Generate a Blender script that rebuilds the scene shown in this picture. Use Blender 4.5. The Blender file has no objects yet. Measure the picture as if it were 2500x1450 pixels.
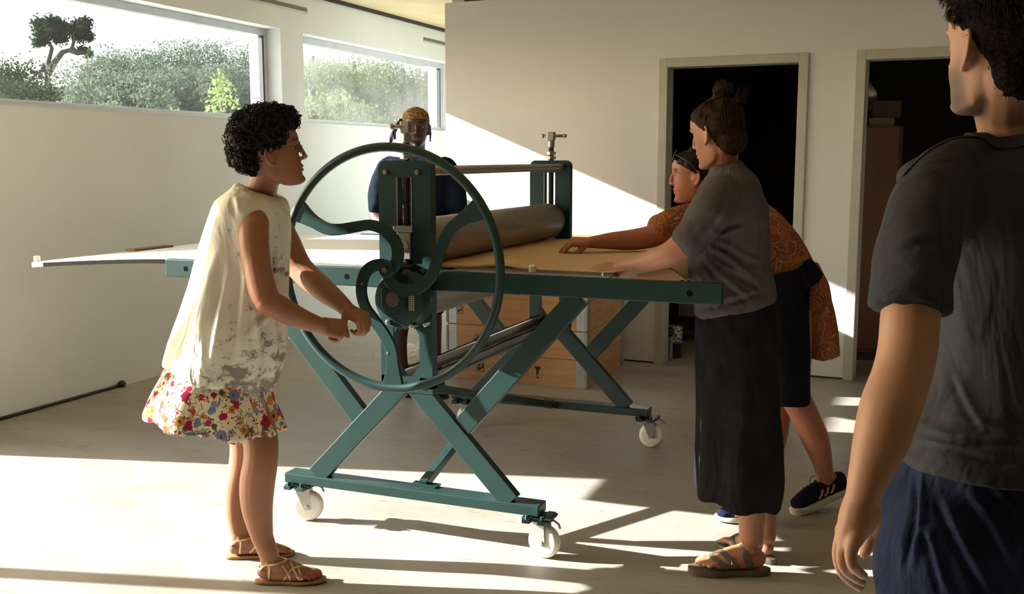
import bpy, bmesh, math, random
import numpy as np
from mathutils import Vector, Matrix, noise as mnoise
from mathutils.bvhtree import BVHTree
S = bpy.context.scene
COL = S.collection
random.seed(7); RNG = np.random.default_rng(7)

# ---------------------------------------------------------------- camera
FPX = 2500.0; CAM_H = 1.45; PITCH = math.atan(335/FPX); YAW = math.radians(22)
cam_data = bpy.data.cameras.new('camera'); cam = bpy.data.objects.new('camera', cam_data); COL.objects.link(cam)
cam_data.sensor_width = 36.0; cam_data.lens = 36.0*FPX/2500.0
cam_data.clip_start = 0.05; cam_data.clip_end = 300
cam.location = (0, 0, CAM_H)
cam.rotation_euler = (math.pi/2 - PITCH, 0, YAW)
S.camera = cam
# ---------------------------------------------------------------- sky, sun, exposure
world = bpy.data.worlds.new('sky'); S.world = world; world.use_nodes = True
wn = world.node_tree; wn.nodes.clear()
wo = wn.nodes.new('ShaderNodeOutputWorld'); wb = wn.nodes.new('ShaderNodeBackground')
sk = wn.nodes.new('ShaderNodeTexSky'); sk.sky_type = 'NISHITA'; sk.sun_disc = False
SUN_DIR = Vector((1.0, 0.26, -0.406)).normalized()          # direction the light travels
sk.sun_elevation = math.asin(-SUN_DIR.z); sk.sun_rotation = math.atan2(-SUN_DIR.x, -SUN_DIR.y)
sk.air_density = 1.0; sk.dust_density = 2.0; sk.ozone_density = 1.0
wb.inputs['Strength'].default_value = 0.6
wn.links.new(sk.outputs[0], wb.inputs[0]); wn.links.new(wb.outputs[0], wo.inputs[0])
sl = bpy.data.lights.new('sun', 'SUN'); sun = bpy.data.objects.new('sun', sl); COL.objects.link(sun)
sl.energy = 31.0; sl.angle = math.radians(0.55); sl.color = (1.0, 0.98, 0.95)
sun.rotation_euler = SUN_DIR.to_track_quat('-Z', 'Y').to_euler(); sun.location = (-12, -2, 6)
S.view_settings.view_transform = 'Standard'; S.view_settings.look = 'None'
S.view_settings.exposure = 0.1; S.view_settings.gamma = 1.0; S.view_settings.use_curve_mapping = False
try:
    S.cycles.max_bounces = 8; S.cycles.diffuse_bounces = 5; S.cycles.transparent_max_bounces = 12
    S.cycles.use_denoising = True; S.cycles.sample_clamp_indirect = 6.0
except Exception: pass

# ---------------------------------------------------------------- survey helpers (measured points of the place)
_Fh = np.array([-math.sin(YAW), math.cos(YAW), 0]); _R = np.array([math.cos(YAW), math.sin(YAW), 0]); _Z = np.array([0, 0, 1.0])
_F = _Fh*math.cos(PITCH) - _Z*math.sin(PITCH); _U = _Fh*math.sin(PITCH) + _Z*math.cos(PITCH); _C = np.array([0, 0, CAM_H])
def ray(u, v): return _F + _R*(u-1250)/FPX + _U*(725-v)/FPX
def P(u, v, w): return _C + ray(u, v)*w
def G(u, v, z=0.0):
    d = ray(u, v); return _C + d*((z-CAM_H)/d[2])
def PY(u, v, y):
    d = ray(u, v); return _C + d*(y/d[1])
def PX(u, v, x):
    d = ray(u, v); return _C + d*(x/d[0])

# ---------------------------------------------------------------- mesh helpers
def nrm(a):
    a = np.asarray(a, float); n = np.linalg.norm(a); return a/n if n > 1e-9 else a
class MB:
    def __init__(s): s.v = []; s.f = []
    def add(s, vs, fs):
        o = len(s.v); s.v.extend([tuple(map(float, p)) for p in vs]); s.f.extend([tuple(i+o for i in f) for f in fs]); return s
    def box(s, a, b):
        (x0, y0, z0), (x1, y1, z1) = a, b
        vs = [(x0,y0,z0),(x1,y0,z0),(x1,y1,z0),(x0,y1,z0),(x0,y0,z1),(x1,y0,z1),(x1,y1,z1),(x0,y1,z1)]
        return s.add(vs, [(0,3,2,1),(4,5,6,7),(0,1,5,4),(1,2,6,5),(2,3,7,6),(3,0,4,7)])
    def bar(s, p, q, wa, wb, up=(0,1,0)):      # beam p->q; wb is its size along up, wa across
        p = np.asarray(p, float); q = np.asarray(q, float); t = nrm(q-p); up = np.asarray(up, float)
        b = nrm(up - t*np.dot(up, t)); a = np.cross(t, b); vs = []
        for c in (p, q):
            for i, j in ((-1,-1),(1,-1),(1,1),(-1,1)): vs.append(c + a*i*wa/2 + b*j*wb/2)
        return s.add(vs, [(0,3,2,1),(4,5,6,7),(0,1,5,4),(1,2,6,5),(2,3,7,6),(3,0,4,7)])
    def loft(s, rings, cap=True):
        n = len(rings[0]); vs = [p for r in rings for p in r]; fs = []
        for k in range(len(rings)-1):
            for i in range(n):
                j = (i+1) % n; fs.append((k*n+i, k*n+j, (k+1)*n+j, (k+1)*n+i))
        if cap:
            fs.append(tuple(range(n-1, -1, -1))); fs.append(tuple((len(rings)-1)*n + i for i in range(n)))
        return s.add(vs, fs)
    def cyl(s, p, q, r, n=24, r2=None):
        p = np.asarray(p, float); q = np.asarray(q, float); t = nrm(q-p); a, b = perp(t); r2 = r if r2 is None else r2
        R = [[c + (a*math.cos(x) + b*math.sin(x))*rr for x in np.linspace(0, 2*math.pi, n, endpoint=False)] for c, rr in ((p, r), (q, r2))]
        return s.loft(R)
    def lathe(s, p, axis, prof, n=32, cap=True):  # prof: (distance along axis, radius)
        p = np.asarray(p, float); t = nrm(axis); a, b = perp(t)
        return s.loft([[p + t*h + (a*math.cos(x) + b*math.sin(x))*max(r, 1e-4) for x in np.linspace(0, 2*math.pi, n, endpoint=False)] for h, r in prof], cap)
    def tube(s, pts, rad, n=8, closed=False):
        pts = [np.asarray(p, float) for p in pts]; m = len(pts)
        rad = [rad]*m if np.isscalar(rad) else rad
        R = []; a = None
        for i in range(m):
            if closed: t = nrm(pts[(i+1) % m] - pts[i-1])
            else: t = nrm(pts[min(i+1, m-1)] - pts[max(i-1, 0)])
            if a is None: a, b = perp(t)
            else:
                a = nrm(a - t*np.dot(a, t)); b = np.cross(t, a)
            R.append([pts[i] + (a*math.cos(x) + b*math.sin(x))*rad[i] for x in np.linspace(0, 2*math.pi, n, endpoint=False)])
        if closed: R.append(R[0])
        return s.loft(R, not closed)
    def plate(s, poly, holes, y0, y1):            # outline in x,z (no holes) pushed along y
        n = len(poly); vs = [(x, y0, z) for x, z in poly] + [(x, y1, z) for x, z in poly]
        fs = [tuple(range(n)), tuple(range(2*n-1, n-1, -1))] + [((i+1) % n, i, i+n, (i+1) % n + n) for i in range(n)]
        return s.add(vs, fs)
    def ell(s, c, r, ax=None, n=16, m=10):
        c = np.asarray(c, float); ax = np.eye(3) if ax is None else np.asarray(ax, float)
        r = (r, r, r) if np.isscalar(r) else r
        R = []
        for k in range(m+1):
            ph = math.pi*k/m; ph = min(max(ph, 0.02), math.pi-0.02)
            R.append([c + ax[0]*r[0]*math.sin(ph)*math.cos(x) + ax[1]*r[1]*math.sin(ph)*math.sin(x) - ax[2]*r[2]*math.cos(ph) for x in np.linspace(0, 2*math.pi, n, endpoint=False)])
        return s.loft(R)
    def chain(s, pts, rad, n=16, sub=5, flat=None):  # rounded tapering limb through pts
        pts = np.array(pts, float); rad = np.array(rad, float)
        if len(pts) > 2: pp, rr = smooth_path(pts, rad, sub)
        else:
            pp = np.array([pts[0] + (pts[1]-pts[0])*k/3 for k in range(4)]); rr = np.array([rad[0] + (rad[1]-rad[0])*k/3 for k in range(4)])
        t0 = nrm(pp[1]-pp[0]); t1 = nrm(pp[-1]-pp[-2])
        pre = [(pp[0] - t0*rr[0]*math.cos(x), rr[0]*math.sin(x)) for x in (0.05, 0.45, 0.9, 1.25)]
        post = [(pp[-1] + t1*rr[-1]*math.cos(x), rr[-1]*math.sin(x)) for x in (1.25, 0.9, 0.45, 0.05)]
        seq = pre + list(zip(pp, rr)) + post
        R = []; a = None; N = len(seq)
        for i in range(N):
            t = nrm(seq[min(i+1, N-1)][0] - seq[max(i-1, 0)][0])
            if a is None: a, b = perp(t)
            else: a = nrm(a - t*np.dot(a, t)); b = np.cross(t, a)
            R.append([seq[i][0] + (a*math.cos(x) + b*math.sin(x))*seq[i][1] for x in np.linspace(0, 2*math.pi, n, endpoint=False)])
        return s.loft(R)
def perp(t):
    h = np.array([0, 0, 1.0]) if abs(t[2]) < 0.9 else np.array([1.0, 0, 0]); a = nrm(np.cross(t, h)); return a, np.cross(t, a)
def smooth_path(pts, rad, sub=5):
    n = len(pts); out = []; ro = []
    for i in range(n-1):
        p0, p1, p2, p3 = pts[max(i-1, 0)], pts[i], pts[i+1], pts[min(i+2, n-1)]
        r0, r1, r2, r3 = rad[max(i-1, 0)], rad[i], rad[i+1], rad[min(i+2, n-1)]
        for k in range(sub):
            t = k/sub
            c = lambda a, b, c_, d: 0.5*((2*b) + (-a+c_)*t + (2*a-5*b+4*c_-d)*t*t + (-a+3*b-3*c_+d)*t**3)
            out.append(c(p0, p1, p2, p3)); ro.append(c(r0, r1, r2, r3))
    out.append(pts[-1]); ro.append(rad[-1]); return np.array(out), np.array(ro)

WORLD_LOC = {}
def link(name, mb, m, parent=None, smooth=False, bevel=0.0, origin=None, autosmooth=None):
    v = np.array(mb.v, float) if isinstance(mb, MB) else np.asarray(mb[0], float); f = mb.f if isinstance(mb, MB) else mb[1]
    if origin is None:
        lo, hi = v.min(0), v.max(0); origin = np.array([(lo[0]+hi[0])/2, (lo[1]+hi[1])/2, lo[2]])
    origin = np.asarray(origin, float)
    me = bpy.data.meshes.new(name); me.from_pydata((v-origin).tolist(), [], f); me.update()
    if isinstance(mb, MB) and len(f) < 60000:
        bm = bmesh.new(); bm.from_mesh(me); bmesh.ops.recalc_face_normals(bm, faces=bm.faces); bm.to_mesh(me); bm.free()
    if smooth: me.shade_smooth()
    if m: me.materials.append(m)
    o = bpy.data.objects.new(name, me); COL.objects.link(o)
    WORLD_LOC[o.name] = origin
    if parent is not None:
        o.parent = parent; o.location = origin - WORLD_LOC[parent.name]
    else: o.location = origin
    if bevel > 0:
        b = o.modifiers.new('bevel', 'BEVEL'); b.width = bevel; b.segments = 2; b.limit_method = 'ANGLE'; b.angle_limit = math.radians(40)
    if autosmooth is not None: smooth_by_angle(me, autosmooth)
    return o
def smooth_by_angle(me, deg):
    me.shade_smooth()
    bm = bmesh.new(); bm.from_mesh(me); lim = math.radians(deg)
    for e in bm.edges:
        if len(e.link_faces) == 2 and e.calc_face_angle(0) > lim: e.smooth = False
    bm.to_mesh(me); bm.free()
def empty(name, loc, parent=None):
    o = bpy.data.objects.new(name, None); COL.objects.link(o); loc = np.asarray(loc, float); WORLD_LOC[o.name] = loc
    o.empty_display_size = 0.1
    if parent is not None: o.parent = parent; o.location = loc - WORLD_LOC[parent.name]
    else: o.location = loc
    return o
def tag(o, label, cat=None, group=None, kind=None):
    if label: o['label'] = label
    if cat: o['category'] = cat
    if group: o['group'] = group
    if kind: o['kind'] = kind
    return o
def struct(o): o['kind'] = 'structure'; return o
def copy_tree(o, parent=None, shift=(0, 0, 0)):
    c = o.copy(); COL.objects.link(c); c.parent = parent
    c.location = Vector(o.location) + Vector(shift); WORLD_LOC[c.name] = WORLD_LOC[o.name] + np.array(shift)
    for ch in list(o.children): copy_tree(ch, c)
    return c
def remesh(mb, voxel, smooth=4, fac=0.6):
    me = bpy.data.meshes.new('tmp'); me.from_pydata(mb.v, [], mb.f)
    bm = bmesh.new(); bm.from_mesh(me); bmesh.ops.recalc_face_normals(bm, faces=bm.faces); bm.to_mesh(me); bm.free()
    o = bpy.data.objects.new('tmp', me); COL.objects.link(o)
    r = o.modifiers.new('r', 'REMESH'); r.mode = 'VOXEL'; r.voxel_size = voxel
    if smooth:
        s = o.modifiers.new('s', 'SMOOTH'); s.factor = fac; s.iterations = smooth
    dg = bpy.context.evaluated_depsgraph_get(); ev = o.evaluated_get(dg); m2 = bpy.data.meshes.new_from_object(ev)
    n = len(m2.vertices); v = np.empty(n*3); m2.vertices.foreach_get('co', v); v = v.reshape(-1, 3)
    nr = np.empty(n*3); m2.vertices.foreach_get('normal', nr); nr = nr.reshape(-1, 3)
    f = [tuple(p.vertices) for p in m2.polygons]
    bpy.data.objects.remove(o); bpy.data.meshes.remove(me); bpy.data.meshes.remove(m2)
    return v, f, nr
def pnoise(v, scale, seed=0.0):
    return np.array([mnoise.noise(Vector((p[0]*scale[0]+seed, p[1]*scale[1]+seed*1.7, p[2]*scale[2]-seed))) for p in v])

# ---------------------------------------------------------------- materials
MATS = {}
def mat(name, col, rough=0.6, metal=0.0, spec=0.5, coat=0.0, tint=False, build=None):
    if name in MATS: return MATS[name]
    m = bpy.data.materials.new(name); m.use_nodes = True; nt = m.node_tree; b = nt.nodes['Principled BSDF']
    b.inputs['Base Color'].default_value = (*col, 1); b.inputs['Roughness'].default_value = rough; b.inputs['Metallic'].default_value = metal
    b.inputs['Specular IOR Level'].default_value = spec
    if coat: b.inputs['Coat Weight'].default_value = coat; b.inputs['Coat Roughness'].default_value = 0.15
    if build: build(nt, b)
    if tint:
        at = nt.nodes.new('ShaderNodeVertexColor'); at.layer_name = 'tint'; mx = nt.nodes.new('ShaderNodeMix'); mx.data_type = 'RGBA'
        src = b.inputs['Base Color'].links[0].from_socket if b.inputs['Base Color'].links else None
        if src: nt.links.new(src, mx.inputs[6])
        else: mx.inputs[6].default_value = (*col, 1)
        nt.links.new(at.outputs['Color'], mx.inputs[7]); nt.links.new(at.outputs['Alpha'], mx.inputs[0]); nt.links.new(mx.outputs[2], b.inputs['Base Color'])
    MATS[name] = m; return m
def N(nt, t, **kw):
    n = nt.nodes.new(t)
    for k, v in kw.items(): setattr(n, k, v)
    return n
def tex(nt, kind, scale, detail=4, stretch=None, rough=0.55, world=False):
    tc = N(nt, 'ShaderNodeTexCoord'); mp = N(nt, 'ShaderNodeMapping')
    nt.links.new(tc.outputs['Object'], mp.inputs[0])
    if stretch: mp.inputs['Scale'].default_value = stretch
    t = N(nt, kind); nt.links.new(mp.outputs[0], t.inputs['Vector']); t.inputs['Scale'].default_value = scale
    if kind == 'ShaderNodeTexNoise': t.inputs['Detail'].default_value = detail; t.inputs['Roughness'].default_value = rough
    return t
def ramp(nt, src, stops, interp='LINEAR'):
    r = N(nt, 'ShaderNodeValToRGB'); r.color_ramp.interpolation = interp; e = r.color_ramp.elements
    e[0].position, e[0].color = stops[0][0], (*stops[0][1], 1); e[1].position, e[1].color = stops[-1][0], (*stops[-1][1], 1)
    for p, c in stops[1:-1]: x = e.new(p); x.color = (*c, 1)
    nt.links.new(src, r.inputs[0]); return r
def mixc(nt, fac, a, b, mode='MIX'):
    m = N(nt, 'ShaderNodeMix', data_type='RGBA', blend_type=mode)
    for s, i in ((fac, 0), (a, 6), (b, 7)):
        if hasattr(s, 'is_output'): nt.links.new(s, m.inputs[i])
        elif i == 0: m.inputs[0].default_value = s
        else: m.inputs[i].default_value = (*s, 1)
    return m.outputs[2]
def bump(nt, b, src, strength, dist=0.01):
    n = N(nt, 'ShaderNodeBump'); n.inputs['Strength'].default_value = strength; n.inputs['Distance'].default_value = dist
    nt.links.new(src, n.inputs['Height'])
    if b.inputs['Normal'].links: nt.links.new(b.inputs['Normal'].links[0].from_socket, n.inputs['Normal'])
    nt.links.new(n.outputs[0], b.inputs['Normal'])
def math_(nt, op, a, b_=None, clamp=False):
    m = N(nt, 'ShaderNodeMath', operation=op, use_clamp=clamp)
    for i, s in enumerate((a, b_)):
        if s is None: continue
        if hasattr(s, 'is_output'): nt.links.new(s, m.inputs[i])
        else: m.inputs[i].default_value = s
    return m.outputs[0]

def _plaster(c1, c2):
    def f(nt, b):
        n = tex(nt, 'ShaderNodeTexNoise', 1.3, 6); r = ramp(nt, n.outputs[0], [(0.3, c1), (0.7, c2)]); nt.links.new(r.outputs[0], b.inputs['Base Color'])
        n2 = tex(nt, 'ShaderNodeTexNoise', 35, 4); bump(nt, b, n2.outputs[0], 0.12, 0.01)
    return f
M_WALL = mat('white_plaster', (.8, .8, .8), 0.85, spec=0.2, build=_plaster((.69, .725, .71), (.755, .785, .775)))
M_PART = mat('cream_plasterboard', (.8, .8, .8), 0.85, spec=0.2, build=_plaster((.655, .665, .675), (.70, .71, .72)))
def _floor(nt, b):
    n = tex(nt, 'ShaderNodeTexNoise', 1.1, 8, (1.0, 2.2, 1)); r = ramp(nt, n.outputs[0], [(0.28, (.235, .205, .17)), (0.5, (.325, .292, .25)), (0.72, (.37, .34, .30))])
    n2 = tex(nt, 'ShaderNodeTexNoise', 7, 6, (1, 3.0, 1), 0.7); r2 = ramp(nt, n2.outputs[0], [(0.30, (.55, .52, .49)), (0.42, (1, 1, 1))])
    c = mixc(nt, 0.8, r.outputs[0], r2.outputs[0], 'MULTIPLY')
    v = tex(nt, 'ShaderNodeTexVoronoi', 2.6, stretch=(0.8, 2.0, 1)); v.feature = 'DISTANCE_TO_EDGE'
    n3 = tex(nt, 'ShaderNodeTexNoise', 2.0, 3); k = math_(nt, 'GREATER_THAN', n3.outputs[0], 0.56)
    e = ramp(nt, v.outputs['Distance'], [(0.0, (.5, .5, .5)), (0.012, (0, 0, 0))]); c = mixc(nt, math_(nt, 'MULTIPLY', e.outputs[0], k), c, (.2, .18, .15))
    nt.links.new(c, b.inputs['Base Color'])
    rr = ramp(nt, n.outputs[0], [(0.3, (.42, .42, .42)), (0.7, (.6, .6, .6))]); nt.links.new(rr.outputs[0], b.inputs['Roughness'])
    bump(nt, b, n2.outputs[0], 0.08, 0.01)
M_FLOOR = mat('trowelled_concrete', (.5, .47, .41), 0.5, spec=0.35, build=_floor)
def _osb(nt, b):
    n = tex(nt, 'ShaderNodeTexNoise', 3, 6); r = ramp(nt, n.outputs[0], [(0.3, (.72, .58, .33)), (0.7, (.84, .70, .44))]); nt.links.new(r.outputs[0], b.inputs['Base Color'])
M_CEIL = mat('yellow_board', (.7, .54, .27), 0.8, build=_osb)
def _alu(nt, b):
    n = tex(nt, 'ShaderNodeTexNoise', 8, 3); r = ramp(nt, n.outputs[0], [(0.3, (.52, .54, .57)), (0.7, (.62, .64, .67))]); nt.links.new(r.outputs[0], b.inputs['Base Color'])
M_ALU = mat('grey_painted_aluminium', (.6, .62, .65), 0.4, 0.1, build=_alu)
M_DOORF = mat('grey_door_metal', (.5, .5, .47), 0.55, 0.0, build=lambda nt, b: nt.links.new(ramp(nt, tex(nt, 'ShaderNodeTexNoise', 6, 4).outputs[0], [(0.3, (.42, .42, .39)), (0.7, (.48, .48, .45))]).outputs[0], b.inputs['Base Color']))
def nz(c, d=0.15, sc=12, bumpy=0.0, stretch=None):
    def f(nt, b):
        n = tex(nt, 'ShaderNodeTexNoise', sc, 5, stretch)
        r = ramp(nt, n.outputs[0], [(0.3, tuple(x*(1-d) for x in c)), (0.7, tuple(min(1, x*(1+d)) for x in c))]); nt.links.new(r.outputs[0], b.inputs['Base Color'])
        if bumpy: bump(nt, b, n.outputs[0], bumpy, 0.01)
    return f
def simple(name, c, rough=0.6, metal=0.0, d=0.12, sc=12, bumpy=0.0, stretch=None, **k): return mat(name, c, rough, metal, build=nz(c, d, sc, bumpy, stretch), **k)
M_DARK = simple('unlit_room_black', (.025, .023, .021), 0.9)  # darkness of the unlit rooms behind the doors, put into their surface colour
M_BLACK = simple('black_rubber', (.02, .02, .02), 0.6)
def _green(nt, b):
    n = tex(nt, 'ShaderNodeTexNoise', 5, 4); r = ramp(nt, n.outputs[0], [(0.3, (.010, .030, .028)), (0.7, (.014, .038, .036))])
    n2 = tex(nt, 'ShaderNodeTexNoise', 45, 3, None, 0.7); s = ramp(nt, n2.outputs[0], [(0.73, (0, 0, 0)), (0.76, (1, 1, 1))])
    nt.links.new(mixc(nt, math_(nt, 'MULTIPLY', s.outputs[0], 0.25), r.outputs[0], (.20, .26, .25)), b.inputs['Base Color'])
    n3 = tex(nt, 'ShaderNodeTexNoise', 120, 2); bump(nt, b, n3.outputs[0], 0.05, 0.002)
M_GREEN = mat('dark_green_enamel', (.03, .1, .09), 0.36, spec=0.28, coat=0.04, build=_green)
M_STEEL = mat('machined_steel', (.35, .33, .31), 0.38, 0.9, build=nz((.34, .32, .30), 0.15, 30, 0, (1, 1, 8)))
M_BRIGHT = simple('zinc_plated_steel', (.62, .62, .6), 0.25, 1.0)
M_ROLL = mat('turned_steel_roller', (.30, .275, .25), 0.42, 0.75, build=nz((.30, .27, .245), 0.18, 14, 0, (3, .3, 3)))
M_NYLON = simple('white_nylon', (.82, .80, .72), 0.4, d=0.04)
M_FORK = simple('galvanised_fork', (.40, .41, .41), 0.4, 0.7)
def _felt(nt, b):
    n = tex(nt, 'ShaderNodeTexNoise', 60, 4); r = ramp(nt, n.outputs[0], [(0.3, (.52, .36, .22)), (0.7, (.59, .42, .27))]); nt.links.new(r.outputs[0], b.inputs['Base Color'])
    bump(nt, b, n.outputs[0], 0.25, 0.004)
M_FELT = mat('tan_felt', (.6, .47, .31), 0.95, spec=0.1, build=_felt)
M_BED = simple('white_bed_laminate', (.80, .79, .77), 0.5, d=0.03)
M_EDGE = simple('dark_board_edge', (.022, .017, .014), 0.9, spec=.05)
def _pine(nt, b):
    n = tex(nt, 'ShaderNodeTexNoise', 3, 6, (1.2, 1.2, 9)); r = ramp(nt, n.outputs[0], [(0.25, (.40, .19, .085)), (0.5, (.52, .27, .125)), (0.75, (.58, .32, .16))])
    n2 = tex(nt, 'ShaderNodeTexNoise', 4.5, 4); k = ramp(nt, n2.outputs[0], [(0.24, (1, 1, 1)), (0.31, (0, 0, 0))])
    nt.links.new(mixc(nt, math_(nt, 'MULTIPLY', k.outputs[0], .65), r.outputs[0], (.16, .06, .03)), b.inputs['Base Color'])
M_PINE = mat('raw_pine', (.5, .27, .13), 0.65, build=_pine)
M_INK = simple('black_stamp_ink', (.03, .022, .018), 0.8)
def _skin(c):
    def f(nt, b):
        n = tex(nt, 'ShaderNodeTexNoise', 9, 5); r = ramp(nt, n.outputs[0], [(0.3, tuple(x*.9 for x in c)), (0.7, tuple(x*1.07 for x in c))]); nt.links.new(r.outputs[0], b.inputs['Base Color'])
        n2 = tex(nt, 'ShaderNodeTexNoise', 220, 2); bump(nt, b, n2.outputs[0], 0.06, 0.002)
        b.inputs['Subsurface Weight'].default_value = 0.12; b.inputs['Subsurface Radius'].default_value = (.012, .004, .002)
    return f
def skin(name, c): return mat(name, c, 0.5, spec=0.35, tint=True, build=_skin(c))
def _cloth(c, d=0.12, weave=350):
    def f(nt, b):
        n = tex(nt, 'ShaderNodeTexNoise', 10, 5); r = ramp(nt, n.outputs[0], [(0.3, tuple(x*(1-d) for x in c)), (0.7, tuple(x*(1+d) for x in c))])
        w = tex(nt, 'ShaderNodeTexNoise', weave, 2); rw = ramp(nt, w.outputs[0], [(0.3, (.82, .82, .82)), (0.7, (1.1, 1.1, 1.1))])
        nt.links.new(mixc(nt, 1.0, r.outputs[0], rw.outputs[0], 'MULTIPLY'), b.inputs['Base Color'])
        bump(nt, b, w.outputs[0], 0.12, 0.002)
        cr = tex(nt, 'ShaderNodeTexNoise', 7, 3, (1, 1, .45), .5); cr.inputs['Distortion'].default_value = 1.2; bump(nt, b, cr.outputs[0], 0.55, 0.05)
    return f
def cloth(name, c, **k): return mat(name, c, 0.95, spec=0.03, build=_cloth(c, **k))
M_HAIR = mat('dark_hair', (.008, .006, .005), 0.55, spec=0.2, build=nz((.008, .006, .005), .4, 40))
M_HAIRB = mat('brown_hair', (.03, .016, .01), 0.7, spec=0.05, build=nz((.028, .015, .010), .45, 60, .2))
M_EYE = simple('eye_white', (.32, .29, .27), 0.3, d=0.05)
M_GLASS = None
def glass(name, haze, hcol=(.9, .9, .88)):
    m = bpy.data.materials.new(name); m.use_nodes = True; nt = m.node_tree; nt.nodes.clear()
    o = N(nt, 'ShaderNodeOutputMaterial'); t = N(nt, 'ShaderNodeBsdfTransparent'); g = N(nt, 'ShaderNodeBsdfGlossy'); g.inputs['Roughness'].default_value = 0.01
    lw = N(nt, 'ShaderNodeLayerWeight'); lw.inputs[0].default_value = .5; mx = N(nt, 'ShaderNodeMixShader')
    t.inputs[0].default_value = (.96, .98, .97, 1)
    nt.links.new(math_(nt, 'ADD', math_(nt, 'MULTIPLY', math_(nt, 'POWER', lw.outputs['Facing'], 5.0), .6), .03), mx.inputs[0]); nt.links.new(t.outputs[0], mx.inputs[1]); nt.links.new(g.outputs[0], mx.inputs[2]); out = mx.outputs[0]
    if haze:
        d = N(nt, 'ShaderNodeBsdfDiffuse'); d.inputs[0].default_value = (*hcol, 1); n = tex(nt, 'ShaderNodeTexNoise', 1.6, 5, (1, 1, 2))
        r = ramp(nt, n.outputs[0], [(0.3, (haze*.4,)*3), (0.7, (haze*1.6,)*3)]); m2 = N(nt, 'ShaderNodeMixShader')
        tr = N(nt, 'ShaderNodeBsdfTranslucent'); tr.inputs[0].default_value = (*hcol, 1); ad = N(nt, 'ShaderNodeMixShader'); ad.inputs[0].default_value = .5
        nt.links.new(d.outputs[0], ad.inputs[1]); nt.links.new(tr.outputs[0], ad.inputs[2])
        nt.links.new(r.outputs[0], m2.inputs[0]); nt.links.new(out, m2.inputs[1]); nt.links.new(ad.outputs[0], m2.inputs[2]); out = m2.outputs[0]
    nt.links.new(out, o.inputs[0]); MATS[name] = m; return m
M_PANE = glass('clear_window_glass', 0.004); M_PANE2 = glass('hazy_window_glass', 0.028)  # second pane: veil of reflected light mixed in as a pale haze
# ================================================================ THE ROOM
XW = -4.77; TH = 0.30; XO = XW-TH                 # inner and outer face of the left wall
CEIL = 2.80; ZS = 1.755; ZH = 2.47                # ceiling, window sill, window head
Y0 = -4.5; Y1 = 11.2; XR = 6.0
def wall_x(name, x0, x1, ya, yb, z1, holes, m):   # wall along y with rectangular holes (y0,y1,z0,z1)
    b = MB(); ys = sorted({ya, yb, *[h[0] for h in holes], *[h[1] for h in holes]})
    for p, q in zip(ys[:-1], ys[1:]):
        hs = [h for h in holes if h[0] <= p+1e-6 and h[1] >= q-1e-6]
        if not hs: b.box((x0, p, 0), (x1, q, z1)); continue
        h = hs[0]
        if h[2] > 0: b.box((x0, p, 0), (x1, q, h[2]))
        if h[3] < z1: b.box((x0, p, h[3]), (x1, q, z1))
    return struct(link(name, b, m))
W1 = (0.0+3.98, 6.955); W2 = (7.27, 10.12)
SL = (0.15, 3.49)                                 # tall glazed opening nearer the camera
wall_x('wall_left', XO, XW, Y0, Y1, CEIL+.1, [(SL[0], SL[1], 0, 2.47), (W1[0], W1[1], ZS, ZH), (W2[0], W2[1], ZS, ZH)], M_WALL)
struct(link('floor', MB().box((XO, Y0, -0.12), (XR+.2, Y1, 0)), M_FLOOR))
struct(link('ceiling', MB().box((XW+.035, Y0, CEIL), (XR, Y1, CEIL+.12)), M_CEIL))
struct(link('trim_1', MB().box((XW, Y0, CEIL-.028), (XW+.03, Y1, CEIL+.1)), simple('dark_gap', (.05, .04, .03), .9)))
struct(link('wall_right', MB().box((XR, Y0, 0), (XR+.2, Y1, CEIL+.1)), M_PART))
struct(link('wall_front', MB().box((XO, Y0-.2, 0), (XR+.2, Y0, CEIL+.1)), M_PART))
struct(link('wall_far', MB().box((XO, Y1, 0), (XR+.2, Y1+.2, CEIL+.1)), M_WALL))
# shutter slots above the windows
for k, (ya, yb, z) in enumerate(((5.2, 7.34, 2.66), (9.43, 10.9, 2.655))):
    t = struct(link('trim_%d' % (k+2), MB().box((XW-.01, ya, z-.032), (XW+.006, yb, z-.016)), M_ALU))
    struct(link('trim_%d' % (k+4), MB().box((XW-.01, ya, z-.016), (XW+.003, yb, z+.016)), simple('slot_brown', (.20, .17, .14), .9)))
# partition with two door openings, free end at its left
PA = np.array([-3.445, 7.175]); PBd = nrm(np.array([1.0, -0.052])); PT = 2.62; pn = np.array([PBd[1]*-1, PBd[0]])
def pp(x, off=0.0):                                # point on the partition face at world x
    t = (x-PA[0])/PBd[0]; q = PA + PBd*t + pn*off; return q
def pbox(b, xa, xb, za, zb, o0, o1):
    q = [pp(xa, o0), pp(xb, o0), pp(xb, o1), pp(xa, o1)]; vs = [(*c, z) for z in (za, zb) for c in q]
    return b.add(vs, [(0,3,2,1),(4,5,6,7),(0,1,5,4),(1,2,6,5),(2,3,7,6),(3,0,4,7)])
D1 = (-1.735, -.785); D2 = (-.437, .52); DZ = 2.11
b = MB()
for xa, xb in ((-3.445, D1[0]), (D1[1], D2[0]), (D2[1], XR)): pbox(b, xa, xb, 0.012, PT, 0, .12)
for d in (D1, D2): pbox(b, d[0], d[1], DZ, PT, 0, .12)
struct(link('wall_back', b, M_PART))
struct(link('corridor_wall', MB().box((-3.444, 7.30, 0), (-3.34, Y1, CEIL)), M_WALL))
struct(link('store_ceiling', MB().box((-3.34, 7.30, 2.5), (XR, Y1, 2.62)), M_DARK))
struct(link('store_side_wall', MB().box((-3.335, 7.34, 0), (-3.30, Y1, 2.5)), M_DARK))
struct(link('store_rear_wall', MB().box((-3.30, 9.6, 0), (XR, 9.7, 2.5)), M_DARK))
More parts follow.
